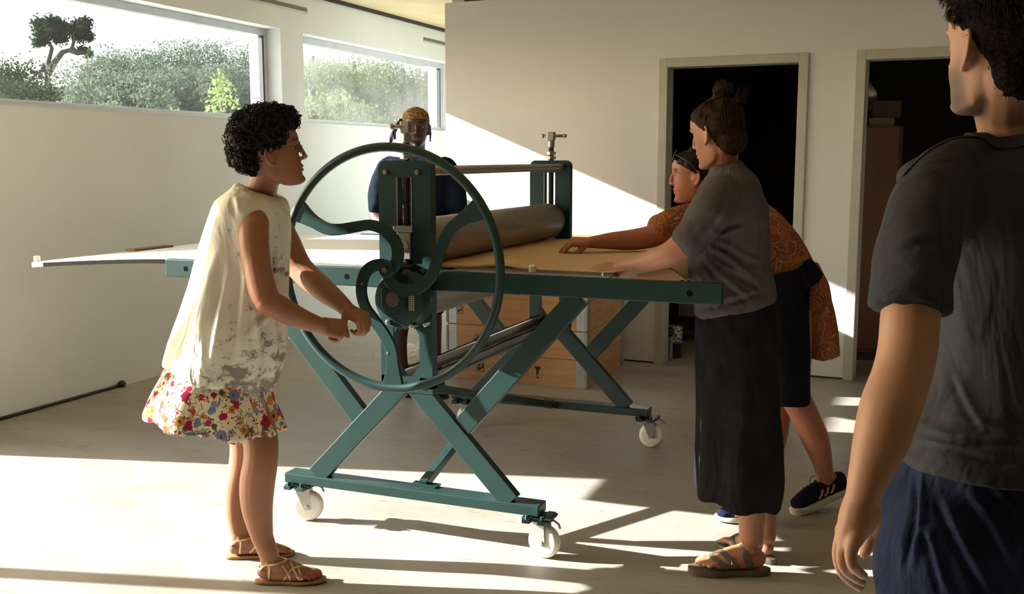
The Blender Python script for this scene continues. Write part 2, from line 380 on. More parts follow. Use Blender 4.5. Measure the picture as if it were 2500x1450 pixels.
b = MB(); pbox(b, -3.30, D1[0]-.09, 0, 2.5, .125, .135); pbox(b, D1[1]+.09, D2[0]-.09, 0, 2.5, .125, .135); pbox(b, D2[1]+.09, XR, 0, 2.5, .125, .135)
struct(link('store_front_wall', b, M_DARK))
def doorframe(name, d):
    b = MB(); w = .062; o = -.018
    pbox(b, d[0]-w+.035, d[0]+.035, 0, DZ+.03, o, .14); pbox(b, d[1]-.035, d[1]+w-.035, 0, DZ+.03, o, .14); pbox(b, d[0]+.035, d[1]-.035, DZ-.03, DZ+.03, o, .14)
    r = struct(link(name, b, M_DOORF, bevel=.003))
    b = MB(); pbox(b, d[0]+.035, d[0]+.047, 0, DZ-.03, .06, .075); pbox(b, d[1]-.047, d[1]-.035, 0, DZ-.03, .06, .075); link('door_stop', b, M_DOORF, r)
    return r
doorframe('door_1', D1); doorframe('door_2', D2)
# windows: aluminium frames set back in the wall
def window(name, y0, y1, z0, z1, fx, bot, top, side, pane_m, mull=()):
    b = MB(); X0, X1 = fx, fx+.06
    b.box((X0, y0, z0), (X1, y1, z0+bot)); b.box((X0, y0, z1-top), (X1, y1, z1))
    b.box((X0, y0, z0+bot), (X1, y0+side, z1-top)); b.box((X0, y1-side, z0+bot), (X1, y1, z1-top))
    for m in mull: b.box((X0, m-.04, z0+bot), (X1, m+.04, z1-top))
    r = struct(link(name, b, M_ALU, bevel=.004))
    g = MB(); g.box((X0+.02, y0+side, z0+bot), (X0+.024, y1-side, z1-top)); link('window_pane', g, pane_m, r)
    s = MB(); s.box((X1-.03, y0+side, z0+bot), (X1+.006, y0+side+.022, z1-top)); s.box((X1-.03, y1-side-.022, z0+bot), (X1+.006, y1-side, z1-top)); link('window_seal', s, simple('dark_gasket', (.05, .055, .06), .6), r)
    return r
FX = XW-.19
window('window_1', W1[0], W1[1], ZS-.005, ZH, FX, .045, .055, .05, M_PANE)
window('window_2', W2[0], W2[1], ZS-.005, ZH, FX, .045, .055, .05, M_PANE2)
window('window_3', SL[0], SL[1], 0.0, ZH, FX-.03, .05, .05, .045, M_PANE, (2.02,))
struct(link('trim_6', MB().box((XW-.13, W1[0], ZS-.004), (XW+.004, W1[1], ZS+.006)), M_ALU))
# skirting seam and cable on the left wall foot
pts = [(XW+.012, y, .012) for y in np.linspace(3.2, 5.02, 12)]
tag(link('cable', MB().tube(pts, .009, 8).ell((XW+.02, 5.05, .02), (.022, .03, .022)), M_BLACK, smooth=True), 'black cable lying along the foot of the windowed white wall', 'cable')

# ================================================================ THE PRESS
YN = 3.36; YF = 4.93; XC = -1.785
press = empty('etching_press', (XC, 4.18, 0))
tag(press, 'large dark green etching press with handwheel standing on white castors', 'printing press')
def side(y0, front):
    d = .042; ya, yb = y0, y0+d
    # upright: columns, head, lower cross plate, with rounded head corners
    b = MB(); xl, xr = XC-.108, XC+.108; zt = 1.447; r = .03
    arc = [(xr-r+r*math.cos(t), zt-r+r*math.sin(t)) for t in np.linspace(0, math.pi/2, 7)] + [(xl+r-r*math.cos(t), zt-r+r*math.sin(t)) for t in np.linspace(math.pi/2, 0, 7)]
    head = [(xr, 1.385)] + arc + [(xl, 1.385)]
    b.plate(head, None, ya, yb)
    for s in (-1, 1):
        x0, x1 = (xl, XC-.030) if s < 0 else (XC+.030, xr)
        b.box((x0, ya, .86), (x1, yb, 1.385))
        xo, xi = (xl, XC-.055) if s < 0 else (xr, XC+.055)
        xa, xb = sorted((xo, xi)); b.box((xa, ya, .60), (xb, yb, .86))
        # chamfered inner corners
        for z0, z1 in ((.86, .80), (.63, .69)):
            b.plate([(xi, z0), (XC + s*.012, z0), (xi, z1)], None, ya+.001, yb-.001)
    b.box((xl, ya, .58), (xr, yb, .64))
    link('side_frame', b, M_GREEN, press)
    # long rail
    rl = MB().box((-2.905, ya+.006, .972), (-.612, yb-.002, 1.045))
    ro = link('rail', rl, M_GREEN, press, bevel=.004)
    for x in (-2.80, -2.04, -1.40, -.72): link('rail_hole', MB().cyl((x, ya+.0065, 1.008), (x, ya+.0055, 1.008), .011, 16), simple('hole_black', (.006, .006, .006), .95, spec=.02), ro)
    # legs: two struts from the base to the upright, two branches up to the rail
    z0, zr = .20, .972
    for s in (-1, 1):
        A = np.array([XC+s*.42, 0, .20]); Bp = np.array([XC+s*.02, 0, .615]); yy = ya+.020
        pa, pb = A.copy(), Bp.copy(); pa[1] = pb[1] = yy
        link('leg', MB().bar(pa, pb, .078, .036), M_GREEN, press, bevel=.003)
        m0 = np.array([XC+s*.212, yy+.0065, .455]); m1 = np.array([XC+s*.672, yy+.0065, .975])
        link('brace', MB().bar(m0, m1, .078, .0355), M_GREEN, press, bevel=.003)
    link('base_bar', MB().box((-2.345, ya-.004, .162), (-1.252, ya+.078, .202)), M_GREEN, press, bevel=.004)
    # pressure screw with hexagonal head and T handle
    yc = ya+d/2; sc = empty('pressure_screw', (XC, yc, 1.0), press)
    b = MB(); b.cyl((XC, yc, 1.17), (XC, yc, 1.53), .0125, 16)
    zz = 1.18
    while zz < 1.53: b.lathe((XC, yc, zz), (0, 0, 1), [(0, .0125), (.002, .0148), (.004, .0125)], 16); zz += .006
    link('threaded_rod', b, simple('greased_steel', (.05, .047, .045), .4, .7), sc)
    k = MB()
    for z in (1.452, 1.475): k.cyl((XC, yc, z), (XC, yc, z+.017), .024, 6)
    link('nut', k, M_BRIGHT, sc, bevel=.002)
    zh = 1.512; k = MB(); k.cyl((XC, yc, zh), (XC, yc, zh+.035), .017, 20); k.box((XC-.018, yc-.016, zh+.035), (XC+.018, yc+.016, zh+.078)); link('screw_head', k, M_STEEL, sc, bevel=.003)
    a = (-.62, -.45) if front else (1.0, .1); a = nrm(np.array([*a, 0]))
    c = np.array([XC, yc, zh+.058]); k = MB(); L0, L1 = (.052, .004) if front else (.07, .045)
    k.cyl(c - a*L1, c + a*L0, .0075, 12); k.ell(c+a*L0, .011); k.ell(c-a*L1, .011 if L1 > .01 else .006); link('screw_handle', k, M_STEEL, sc, smooth=True)
    # bearing block in the slot, with keeper plate
    bb = MB().box((XC-.028, ya-.012, 1.085), (XC+.028, yb+.008, 1.185)); bo = link('bearing_block', bb, M_STEEL, press, bevel=.003)
    link('keeper_plate', MB().box((XC-.040, ya-.018, 1.186), (XC+.040, yb+.012, 1.208)), M_STEEL, bo, bevel=.002)
    c = np.array([XC, ya-.012, 1.135]); link('shaft_end', MB().lathe(c, (0, -1, 0), [(0, .021), (.004, .021), (.004, .017), (.006, .016), (.006, .006), (.001, .005)], 24), M_BRIGHT, bo, autosmooth=30)
    sp = MB(); pts = [(XC + sx*.0 + .020*math.cos(t), yc+.020*math.sin(t), .985 + t*.0032) for sx in (0,) for t in np.linspace(0, 30, 150)]
    sp.tube(pts, .0035, 6); link('spring', sp, M_STEEL, press, smooth=True)
    # bright guide strips in the slot
    for s in (-1, 1): link('guide_strip', MB().box((XC+s*.030-.0015, ya-.002, 1.19), (XC+s*.030+.0015, ya+.004, 1.386)), M_STEEL, press)
    # bolts
    for x, z in ((XC-.077, 1.405), (XC+.055, 1.405), (XC+.075, 1.045), (XC+.02, .996), (XC-.012, .612), (XC+.045, .612)):
        o = MB().cyl((x, ya, z), (x, ya-.007, z), .0095, 16).cyl((x, ya-.007, z), (x, ya-.010, z), .0055, 6); link('bolt', o, M_BRIGHT, press)
side(YN, True); side(YF, False)
# tie rods
for x in (XC+.085-.02, XC-.075): link('tie_rod', MB().cyl((x, YN+.04, 1.408), (x, YF+.002, 1.413), .0165, 24), M_STEEL, press, smooth=False, autosmooth=40)
for x, z, dz in ((XC-.055, .628, .0), (XC-.02, .585, -.02)):
    b = MB().box((x-.006, YN+.04, z-.022), (x+.006, YF+.002, z+.022)).box((x-.006, YN+.04, z+.012), (x+.02, YF+.002, z+.022)).box((x-.006, YN+.04, z-.022), (x+.02, YF+.002, z-.012))
    link('cross_channel', b, M_STEEL, press)
# rollers
def roller(z, r, nm):
    b = MB(); b.lathe((XC, YN+.055, z), (0, 1, 0), [(0, .03), (.0, r-.004), (.004, r), (YF-YN-.07, r), (YF-YN-.066, r-.004), (YF-YN-.066, .03)], 72)
    b.cyl((XC, YN+.01, z), (XC, YF+.03, z), .03, 24); return link(nm, b, M_ROLL, press, autosmooth=35)
roller(1.1415, .088, 'upper_roller'); roller(.945, .094, 'lower_roller')
# bed: board sliding between the rails, drooping a little at its long left end
def bed_z(x): return 1.040 - .045*max(0, (-2.95-x)/.75)**1.3
b = MB(); xs = np.linspace(-3.71, -1.0, 40); yb0, yb1 = 3.432, 4.925; n = len(xs)
vs = []
for x in xs:
    z = bed_z(x); vs += [(x, yb0, z-.022), (x, yb1, z-.022), (x, yb1, z), (x, yb0, z)]
fs = []
for i in range(n-1):
    o = i*4
    for a, c in ((0,1),(1,2),(2,3),(3,0)): fs.append((o+a, o+c, o+4+c, o+4+a))
fs += [(0,3,2,1), tuple(4*(n-1)+k for k in range(4))]
b.add(vs, fs)
bed = link('bed', b, M_BED, press)
e = MB()
for i in range(n-1):
    x0, x1 = xs[i], xs[i+1]; z0, z1 = bed_z(x0), bed_z(x1)
    if x0 < -3.66: continue
    e.add([(x0, yb0-.003, z0-.022), (x1, yb0-.003, z1-.022), (x1, yb0-.003, z1-.004), (x0, yb0-.003, z0-.004), (x0, yb0-.0005, z0-.022), (x1, yb0-.0005, z1-.022), (x1, yb0-.0005, z1-.004), (x0, yb0-.0005, z0-.004)],
          [(0,1,2,3),(7,6,5,4),(0,4,5,1),(3,2,6,7),(0,3,7,4),(1,5,6,2)])
link('bed_edge', e, M_EDGE, bed)
for x, y in ((-3.69, 3.445), (-1.30, 3.415)):
    z = bed_z(x) if x < -3 else 1.049
    link('bed_stop', MB().lathe((x, y, z), (0, 0, 1), [(0, .0125), (.002, .014), (.024, .014), (.026, .012)], 20), M_NYLON, press, autosmooth=40)
link('bed_strip', MB().box((-3.66, 3.96, bed_z(-3.62)), (-3.60, 4.24, bed_z(-3.62)+.012)), simple('brown_strip', (.18, .11, .06), .7), press)
for y, ys in ((YN+.03, 3.40), (YF+.005, 4.945)):
    x0, x1 = (-1.60, -1.0) if y < 4 else (-1.9, -1.52)
    link('edge_guide', MB().box((x0, ys-.03, 1.046), (x1, ys+.022, 1.051)).box((x0, ys+.018, 1.051), (x1, ys+.022, 1.060)), M_STEEL, press)
    link('bolt', MB().cyl((x0+.03, ys, 1.05), (x0+.03, ys, 1.060), .007, 8), M_BRIGHT, press); link('bolt', MB().cyl((x1-.03, ys, 1.05), (x1-.03, ys, 1.062), .008, 8), M_BRIGHT, press)
link('edge_guide', MB().box((-2.45, 3.372, 1.046), (-1.92, 3.42, 1.050)), M_STEEL, press)
# handwheel with three S arms
YW = 3.215; WC = np.array([-1.775, YW, 1.062]); WR = .433
hw = empty('handwheel', WC, press)
b = MB(); b.tube([(WC[0]+WR*math.cos(t), YW, WC[2]+WR*math.sin(t)) for t in np.linspace(0, 2*math.pi, 96, endpoint=False)], .0165, 14, closed=True)
link('rim', b, M_GREEN, hw, smooth=True)
def px(u, v): q = PY(u, v, YW+.005); return np.array([q[0]-WC[0], q[2]-WC[2]])
arm_px = [(962, 940), (962, 895), (957, 850), (940, 815), (915, 780), (892, 745), (884, 705), (893, 668), (912, 650), (935, 645), (955, 650)]
wid = [.085, .050, .044, .042, .040, .039, .040, .042, .043, .040, .028]
armP = np.array([px(*q) for q in arm_px]); cpts, cw = smooth_path(armP, np.array(wid), 6)
def arm(ang):
    ca, sa = math.cos(ang), math.sin(ang); L = []; Rr = []
    for i in range(len(cpts)):
        t = nrm(cpts[min(i+1, len(cpts)-1)] - cpts[max(i-1, 0)]); nn = np.array([-t[1], t[0]])
        L.append(cpts[i]+nn*cw[i]/2); Rr.append(cpts[i]-nn*cw[i]/2)
    rot = lambda p: (WC[0] + p[0]*ca - p[1]*sa, WC[2] + p[0]*sa + p[1]*ca)
    b = MB(); vs = []; fs = []; m = len(cpts)
    for l, r in zip(L, Rr):
        l, r = rot(l), rot(r); vs += [(l[0], YW-.008, l[1]), (r[0], YW-.008, r[1]), (r[0], YW+.008, r[1]), (l[0], YW+.008, l[1])]
    for i in range(m-1):
        for a, c in ((0,1),(1,2),(2,3),(3,0)): fs.append((4*i+a, 4*i+c, 4*i+4+c, 4*i+4+a))
    fs += [(0,3,2,1), tuple(4*(m-1)+k for k in range(4))]; b.add(vs, fs)
    return link('arm', b, M_GREEN, hw, bevel=.0015)
for k in range(3): arm(k*2*math.pi/3)
link('hub', MB().lathe(WC + [0, .03, 0], (0, -1, 0), [(0, .03), (.05, .03), (.054, .027), (.054, .012), (.06, .011), (.06, .005), (.055, .004)], 32), M_GREEN, hw, autosmooth=30)
link('hub_bolt', MB().cyl(WC+[0, -.022, 0], WC+[0, -.034, 0], .010, 16), simple('brass', (.30, .2, .12), .4, .8), hw)
for q in ((888, 692), (950, 860)):
    c = px(*q); link('arm_bolt', MB().cyl((WC[0]+c[0], YW-.007, WC[2]+c[1]), (WC[0]+c[0], YW-.0095, WC[2]+c[1]), .0055, 12), M_STEEL, hw)
# gearbox behind the wheel
gc = PY(975, 733, 3.27); gb = empty('gearbox', gc, press)
b = MB(); b.lathe((gc[0], 3.36, gc[2]), (0, -1, 0), [(0, .1), (.05, .112), (.065, .112), (.075, .104), (.095, .098), (.10, .07), (.10, .03)], 56); link('housing', b, M_GREEN, gb, autosmooth=30)
fc = PY(962, 730, 3.255); b = MB()
ocl = [(fc[0]+.05*sx*k1, fc[2]+.048*sz*k2) for sx, sz, k1, k2 in ((-1,-1,1,.7),(-1,-1,.7,1),(1,-1,.7,1),(1,-1,1,.7),(1,1,1,.7),(1,1,.7,1),(-1,1,.7,1),(-1,1,1,.7))]
b.plate(ocl, None, 3.247, 3.27); link('flange', b, M_GREEN, gb, bevel=.003)
link('sight_glass', MB().lathe((fc[0], 3.247, fc[2]), (0, -1, 0), [(0, .027), (.004, .027), (.004, .021), (.002, .02), (.002, .009), (.005, .008)], 28), simple('oxidised_steel', (.2, .17, .13), .4, .8), gb, autosmooth=30)
nc = PY(1005, 740, 3.256); npl = link('nameplate', MB().box((nc[0]-.011, 3.2545, nc[2]-.027), (nc[0]+.011, 3.258, nc[2]+.027)), simple('silver_plate', (.5, .45, .38), .4, .6), gb)
b = MB()
for i in range(7):
    z = nc[2]+.021-i*.007; b.box((nc[0]-.0085, 3.2538, z-.0018), (nc[0]-.001, 3.2546, z+.0018)); b.box((nc[0]+.001, 3.2538, z-.0022), (nc[0]+.0085, 3.2546, z+.0012))
link('nameplate_print', b, M_INK, gb)
for u, v, r in ((952, 785, .011), (1010, 797, .011), (1042, 792, .008)):
    c = PY(u, v, 3.27); link('gearbox_bolt', MB().cyl((c[0], 3.285, c[2]), (c[0], 3.252, c[2]), r, 6).cyl((c[0], 3.252, c[2]), (c[0], 3.247, c[2]), r*.55, 12), M_BRIGHT, gb, bevel=.0015)
b = MB(); b.cyl((XC-.0, 3.20, 1.062), (XC-.0, 3.40, 1.062), .022, 20); link('drive_shaft', b, M_STEEL, press, autosmooth=40)
b = MB(); b.cyl((-1.785, 3.40, .985), (-1.785, 3.27, .985), .05, 40)
for i in range(30):
    t = i*2*math.pi/30; b.bar((-1.785+.052*math.cos(t), 3.30, .985+.052*math.sin(t)), (-1.785+.052*math.cos(t), 3.34, .985+.052*math.sin(t)), .006, .006)
link('pinion_gear', b, simple('oiled_steel', (.03, .028, .027), .3, .8), press)
# lower stiffener linking both base bars
link('diagonal_tie', MB().bar((-1.752, 3.42, .205), (-1.79, 4.935, .61), .034, .034, up=(1, 0, 0)), M_GREEN, press, bevel=.002)
link('diagonal_tie', MB().bar((-1.735, 4.915, .185), (-1.80, 3.40, .60), .034, .012, up=(1, 0, 0)), M_GREEN, press, bevel=.002)
link('fixing_lug', MB().box((-1.80, 3.40, .202), (-1.69, 3.45, .208)), M_GREEN, press)
link('bolt', MB().cyl((-1.76, 4.905, .19), (-1.76, 4.895, .19), .011, 12), M_BRIGHT, press)
link('fixing_lug', MB().box((-1.80, 4.905, .165), (-1.755, 4.928, .215)), M_GREEN, press, bevel=.002)
# castors
def caster(x, y, ang):
    c = empty('castor', (x, y, 0), press); r = .062; ca, sa = math.cos(ang), math.sin(ang); ax = np.array([-sa, ca, 0]); fw = np.array([ca, sa, 0]); o = np.array([x, y, 0]); wc = o + fw*.02 + [0, 0, r]
    link('wheel', MB().lathe(wc-ax*.021, ax, [(0, .02), (0, r-.014), (.004, r-.004), (.012, r), (.03, r), (.038, r-.004), (.042, r-.014), (.042, .02)], 40), M_NYLON, c, autosmooth=50)
    b = MB()
    for s in (-1, 1):
        q = [o - fw*.028 + [0, 0, .138], o + fw*.032 + [0, 0, .138], wc + fw*.016 - [0, 0, .012], wc - fw*.012 - [0, 0, .012]]
        q0 = [p + ax*s*.026 for p in q]; q1 = [p + ax*s*.029 for p in q]; b.add(q0+q1, [(0,1,2,3),(7,6,5,4),(0,4,5,1),(1,5,6,2),(2,6,7,3),(3,7,4,0)])
        b.cyl(wc+ax*s*.026, wc+ax*s*.034, .009, 12)
    b.bar(o - fw*.03 + [0, 0, .136], o + fw*.036 + [0, 0, .136], .06, .006, up=(0, 0, 1)); link('fork', b, M_FORK, c, bevel=.001)
    b = MB(); b.cyl(o+[0, 0, .136], o+[0, 0, .148], .026, 20); b.box((x-.055, y-.045, .148), (x+.055, y+.045, .156)); link('top_plate', b, M_BLACK, c)
    b = MB()
    for s in (-1, 1):
        b.bar(o + np.array([s*.03, -.07, .15]), o + np.array([s*.03, .055, .15]), .03, .014, up=(0, 0, 1)); b.cyl(o + np.array([s*.03, -.055, .15]), o + np.array([s*.03, -.055, .172]), .008, 6)
    link('clamp', b, M_GREEN, c, bevel=.001)
    b = MB(); b.tube([o+fw*.03+[0, 0, .14], o+fw*.06+[0, 0, .146], o+fw*.078+[0, 0, .136], o+fw*.085+[0, 0, .12]], .004, 6); link('brake_pedal', b, M_STEEL, c)
caster(-2.285, YN+.037, .35); caster(-1.262, YN+.037, -.15); caster(-2.285, YF+.037, .2); caster(-1.262, YF+.037, .25)

# felt blanket over the right half of the bed, lifted at its near edge by the hands
nx, ny = 60, 60; vs = []; fs = []
def felt_z(x, y):
    z = 1.054 + .0
    s = max(0, (y < 9)*(1-abs(y-3.50)/.16)); bx = math.exp(-((x+1.42)/.12)**2)
    z += .032*max(0, s)*bx
    e = max(0, (x+1.12)/.4); z += .03*e*math.sin(max(0, y-3.4)*5+1.0)*e + .055*max(0, e)**1.4 - .10*max(0, (x+.86)/.12)**1.5*(1 if x > -.86 else 0)
    z += .006*mnoise.noise(Vector((x*5, y*5, 1)))
    return z
for i in range(nx+1):
    for j in range(ny+1):
        x = XC - .07 + (i/nx)*(1.10) ; t = j/ny; y = 3.455 + t*(4.90-3.455) - .03*math.exp(-((x+1.3)/.2)**2)*(1-t)
        vs.append((x, y, max(felt_z(x, y), 1.044 if x < -1 else 0)))
top = len(vs); vs += [(x, y, z-.008) for x, y, z in vs]
q = lambda i, j: i*(ny+1)+j
for i in range(nx):
    for j in range(ny):
        fs.append((q(i,j), q(i+1,j), q(i+1,j+1), q(i,j+1))); fs.append((top+q(i,j+1), top+q(i+1,j+1), top+q(i+1,j), top+q(i,j)))
for i in range(nx): fs.append((q(i,0), top+q(i,0), top+q(i+1,0), q(i+1,0))); fs.append((q(i,ny), q(i+1,ny), top+q(i+1,ny), top+q(i,ny)))
for j in range(ny): fs.append((q(0,j), q(0,j+1), top+q(0,j+1), top+q(0,j))); fs.append((q(nx,j), top+q(nx,j), top+q(nx,j+1), q(nx,j+1)))
tag(link('felt_blanket', MB().add(vs, fs), M_FELT, smooth=True), 'tan felt blanket spread over the press bed beside the big steel roller', 'blanket')

# ================================================================ CRATE OF PALLET COLLARS
cx0, cx1, cy0, cy1 = -2.93, -1.955, 6.10, 6.95; ch = .185
def collar():
    r = empty('pallet_collar', ((cx0+cx1)/2, (cy0+cy1)/2, 0)); t = .022; z1 = ch-.003
    link('board', MB().box((cx0, cy0, 0), (cx1, cy0+t, z1)), M_PINE, r, bevel=.002); link('board', MB().box((cx0, cy1-t, 0), (cx1, cy1, z1)), M_PINE, r, bevel=.002)
    link('board', MB().box((cx0, cy0+t, 0), (cx0+t, cy1-t, z1)), M_PINE, r, bevel=.002); link('board', MB().box((cx1-t, cy0+t, 0), (cx1, cy1-t, z1)), M_PINE, r, bevel=.002)
    for sx, x in ((1, cx1), (-1, cx0)):
        for sy, y in ((-1, cy0), (1, cy1)):
            b = MB(); xa, xb = sorted((x-sx*.012, x-sx*.068)); ya, yb = sorted((y+sy*.001, y-sy*.004)); b.box((xa, ya, .004), (xb, yb, z1-.004))
            xa, xb = sorted((x+sx*.001, x-sx*.004)); ya, yb = sorted((y-sy*.012, y-sy*.068)); b.box((xa, ya, .004), (xb, yb, z1-.004))
            b.cyl((x, y, .01), (x, y, z1-.008), .009, 10)
            for z in (.04, .09, .14):
                b.box((x-sx*.014 - .002, y-.003, z-.003), (x-sx*.014+.002, y+.003, z+.003)); b.cyl((x-sx*.05, y+sy*.001, z), (x-sx*.05, y+sy*.003, z), .006, 8); b.cyl((x+sx*.001, y-sy*.05, z), (x+sx*.003, y-sy*.05, z), .006, 8)
            link('hinge', b, M_FORK, r)
    return r
proto = collar(); names = ['lowest', 'second from the floor', 'middle', 'second from the top', 'topmost']
for k in range(5):
    o = proto if k == 0 else copy_tree(proto, None, (0, 0, ch*k))
    tag(o, 'pine pallet collar with steel hinges, %s of the stack' % names[k], 'pallet collar', 'stacked pallet collars behind the press')
    if k in (0, 1, 2):
        b = MB(); z = ch*k+.06; o_ = o
        def flush():
            global b
            link('stamp', b, M_INK, o_); b = MB()
        def rect(x, z, w, h, t=.003):
            for a in ((x, z, x+w, z+t), (x, z+h-t, x+w, z+h), (x, z, x+t, z+h), (x+w-t, z, x+w, z+h)): b.box((a[0], cy0-.001, a[1]), (a[2], cy0+.0005, a[3]))
        if k == 0:
            rect(-2.72, z, .055, .06); b.box((-2.71, cy0-.001, z+.01), (-2.685, cy0, z+.03)); b.box((-2.68, cy0-.001, z+.02), (-2.67, cy0, z+.05)); b.box((-2.71, cy0-.001, z+.036), (-2.69, cy0, z+.05)); flush()
            for dx, dz, w, h in ((0, .05, .03, .025), (.006, .02, .016, .03), (.008, 0, .006, .018), (-.006, .068, .042, .006), (.014, -.004, .01, .008)): b.box((-2.30+dx, cy0-.001, z-.01+dz), (-2.30+dx+w, cy0, z-.01+dz+h))
            for i in range(24):
                t0, t1 = i*2*math.pi/24, (i+.7)*2*math.pi/24; b.bar((-2.286+.038*math.cos(t0), cy0-.0006, z+.022+.038*math.sin(t0)), (-2.286+.038*math.cos(t1), cy0-.0006, z+.022+.038*math.sin(t1)), .002, .001)
            flush(); b.box((-2.60, cy0-.001, z+.055), (-2.57, cy0, z+.06)); b.box((-2.588, cy0-.001, z+.03), (-2.582, cy0, z+.055))
        else:
            x = -2.74 if k == 1 else -2.86; rect(x, z+.01, .045, .05); b.box((x+.008, cy0-.001, z+.02), (x+.024, cy0, z+.035)); b.box((x+.028, cy0-.001, z+.03), (x+.036, cy0, z+.05)); flush()
            b.box((-2.58, cy0-.001, z-.03), (-2.575, cy0, z+.0))
        link('stamp', b, M_INK, o)

# ================================================================ BEHIND THE DOORS
def bucket(q, r, h, m, nm, lab):
    o = empty(nm, (q[0], q[1], 0)); c = np.array([q[0], q[1], 0.0])
    link('body', MB().lathe(c, (0, 0, 1), [(0, r*.86), (0.002, r*.88), (h*.96, r), (h, r*1.04), (h, r*.96), (h*.5, r*.9)], 32), m, o, autosmooth=40)
    return tag(o, lab, 'bucket')
def _tub(nt, b):
    tc = N(nt, 'ShaderNodeTexCoord'); sx = N(nt, 'ShaderNodeSeparateXYZ'); nt.links.new(tc.outputs['Object'], sx.inputs[0])
    n = tex(nt, 'ShaderNodeTexNoise', 40, 3, (1, 1, 2)); r = ramp(nt, n.outputs[0], [(.47, (.62, .6, .56)), (.5, (.1, .1, .1))]); r2 = ramp(nt, sx.outputs[2], [(.105, (.05, .05, .055)), (.11, (1, 1, 1))], 'CONSTANT')
    nt.links.new(mixc(nt, 1, r.outputs[0], r2.outputs[0], 'MULTIPLY'), b.inputs['Base Color'])
bucket(G(1648, 872), .052, .235, mat('printed_tub', (.6, .6, .6), .5, build=_tub), 'paint_tub', 'tall printed paint tub with a dark lower half in the doorway nearer the windows')
bucket(G(1628, 880)+[-.0, .12, 0], .03, .16, simple('white_bottle', (.4, .4, .38), .5), 'bottle', 'small pale bottle behind the door frame beside the paint tub')
q = G(1690, 838); mt = empty('trolley', (q[0], q[1]+.2, 0)); X, Y = q[0], q[1]+.1
link('frame', MB().box((X-.12, Y, .05), (X+.32, Y+.35, .09)).box((X-.10, Y+.02, .09), (X-.07, Y+.05, .5)).box((X+.26, Y+.02, .09), (X+.29, Y+.05, .5)), simple('dull_steel', (.10, .10, .10), .5, .6), mt)
link('tray', MB().box((X-.14, Y-.02, .20), (X+.34, Y+.36, .33)), simple('grey_tray', (.16, .16, .155), .5), mt, bevel=.01)
link('tray', MB().box((X-.14, Y-.02, .44), (X+.34, Y+.36, .50)), simple('black_tray', (.02, .02, .02), .5), mt, bevel=.01)
b = MB(); b.tube([(X-.05, Y, .34), (X, Y, .43), (X+.06, Y-.01, .36), (X+.11, Y, .44), (X+.17, Y, .37)], .006, 6); link('hose', b, simple('pale_hose', (.3, .29, .27), .6), mt, smooth=True)
for dx in (-.08, .26): link('wheel', MB().cyl((X+dx, Y+.01, .035), (X+dx, Y+.04, .035), .035, 20), M_BLACK, mt)
tag(mt, 'low grey workshop trolley standing in the doorway behind the paint tub', 'trolley')
# cabinet with a lamp and cartons inside the right doorway
cq = PY(2075, 600, 7.75); cr = PY(2180, 600, 7.75); cb = empty('cabinet', ((cq[0]+cr[0])/2, 8.0, 0)); zt = PY(2130, 308, 7.75)[2]
x0, x1 = cq[0]-.25, cr[0]+.03
link('body', MB().box((x0, 7.76, .06), (x1, 8.25, zt)), simple('dark_brown_wood', (.10, .042, .025), .55, stretch=(2, 2, .3)), cb, bevel=.004)
link('door', MB().box((x0+.01, 7.745, .09), (x1-.02, 7.76, zt-.01)), simple('brown_door_wood', (.125, .05, .03), .5, stretch=(2, 2, .3)), cb, bevel=.003)
link('plinth', MB().box((x0+.02, 7.78, 0), (x1-.02, 8.2, .06)), M_BLACK, cb)
tag(cb, 'tall reddish brown wooden cabinet inside the doorway farther from the windows', 'cabinet')
k = PY(2148, 290, 7.85); tag(link('carton', MB().box((k[0]-.07, 7.80, zt), (k[0]+.10, 8.0, zt+.06)), simple('olive_card', (.13, .10, .055), .8), bevel=.002), 'flat olive carton on top of the brown cabinet', 'box')
tag(link('carton', MB().box((k[0]-.05, 7.84, zt+.061), (k[0]+.14, 8.02, zt+.18)), simple('brown_card', (.055, .038, .03), .8), bevel=.002), 'dark brown carton on the olive carton on the cabinet', 'box')
k = PY(2118, 235, 7.85); lp = empty('metal_bowl', (k[0]-.05, 7.85, zt))
link('bowl', MB().lathe((k[0]-.05, 7.85, k[2]), (.35, -.9, .25), [(-.10, .02), (-.09, .06), (-.05, .10), (0, .125), (.004, .12), (-.04, .09), (-.07, .04)], 40), simple('tarnished_metal', (.14, .12, .10), .35, .7), lp, autosmooth=40)
link('stand', MB().cyl((k[0]-.05, 7.9, zt), (k[0]-.03, 7.9, k[2]), .015, 12).cyl((k[0]-.05, 7.9, zt), (k[0]-.05, 7.9, zt+.015), .06, 20), simple('tarnished_stand', (.1, .09, .08), .4, .7), lp)
tag(lp, 'round tarnished metal reflector on a stand on the brown cabinet', 'lamp')
# crumpled plastic sheet on the floor behind the press
q = G(1018, 888); v, f, nr = remesh(MB().ell(q+[0, 0, .05], (.12, .10, .09)).ell(q+[.06, .08, .10], (.08, .08, .14)).ell(q+[-.07, .02, .03], (.08, .07, .05)), .008, 1)
v = v + nr*(.03*np.abs(pnoise(v, (14, 14, 14)))+.008*pnoise(v, (40, 40, 40)))[:, None]; v[:, 2] = np.maximum(v[:, 2], .001)
tag(link('plastic_bag', (v, f), simple('milky_plastic', (.72, .68, .64), .35)), 'crumpled white plastic bag on the floor behind the press', 'bag')
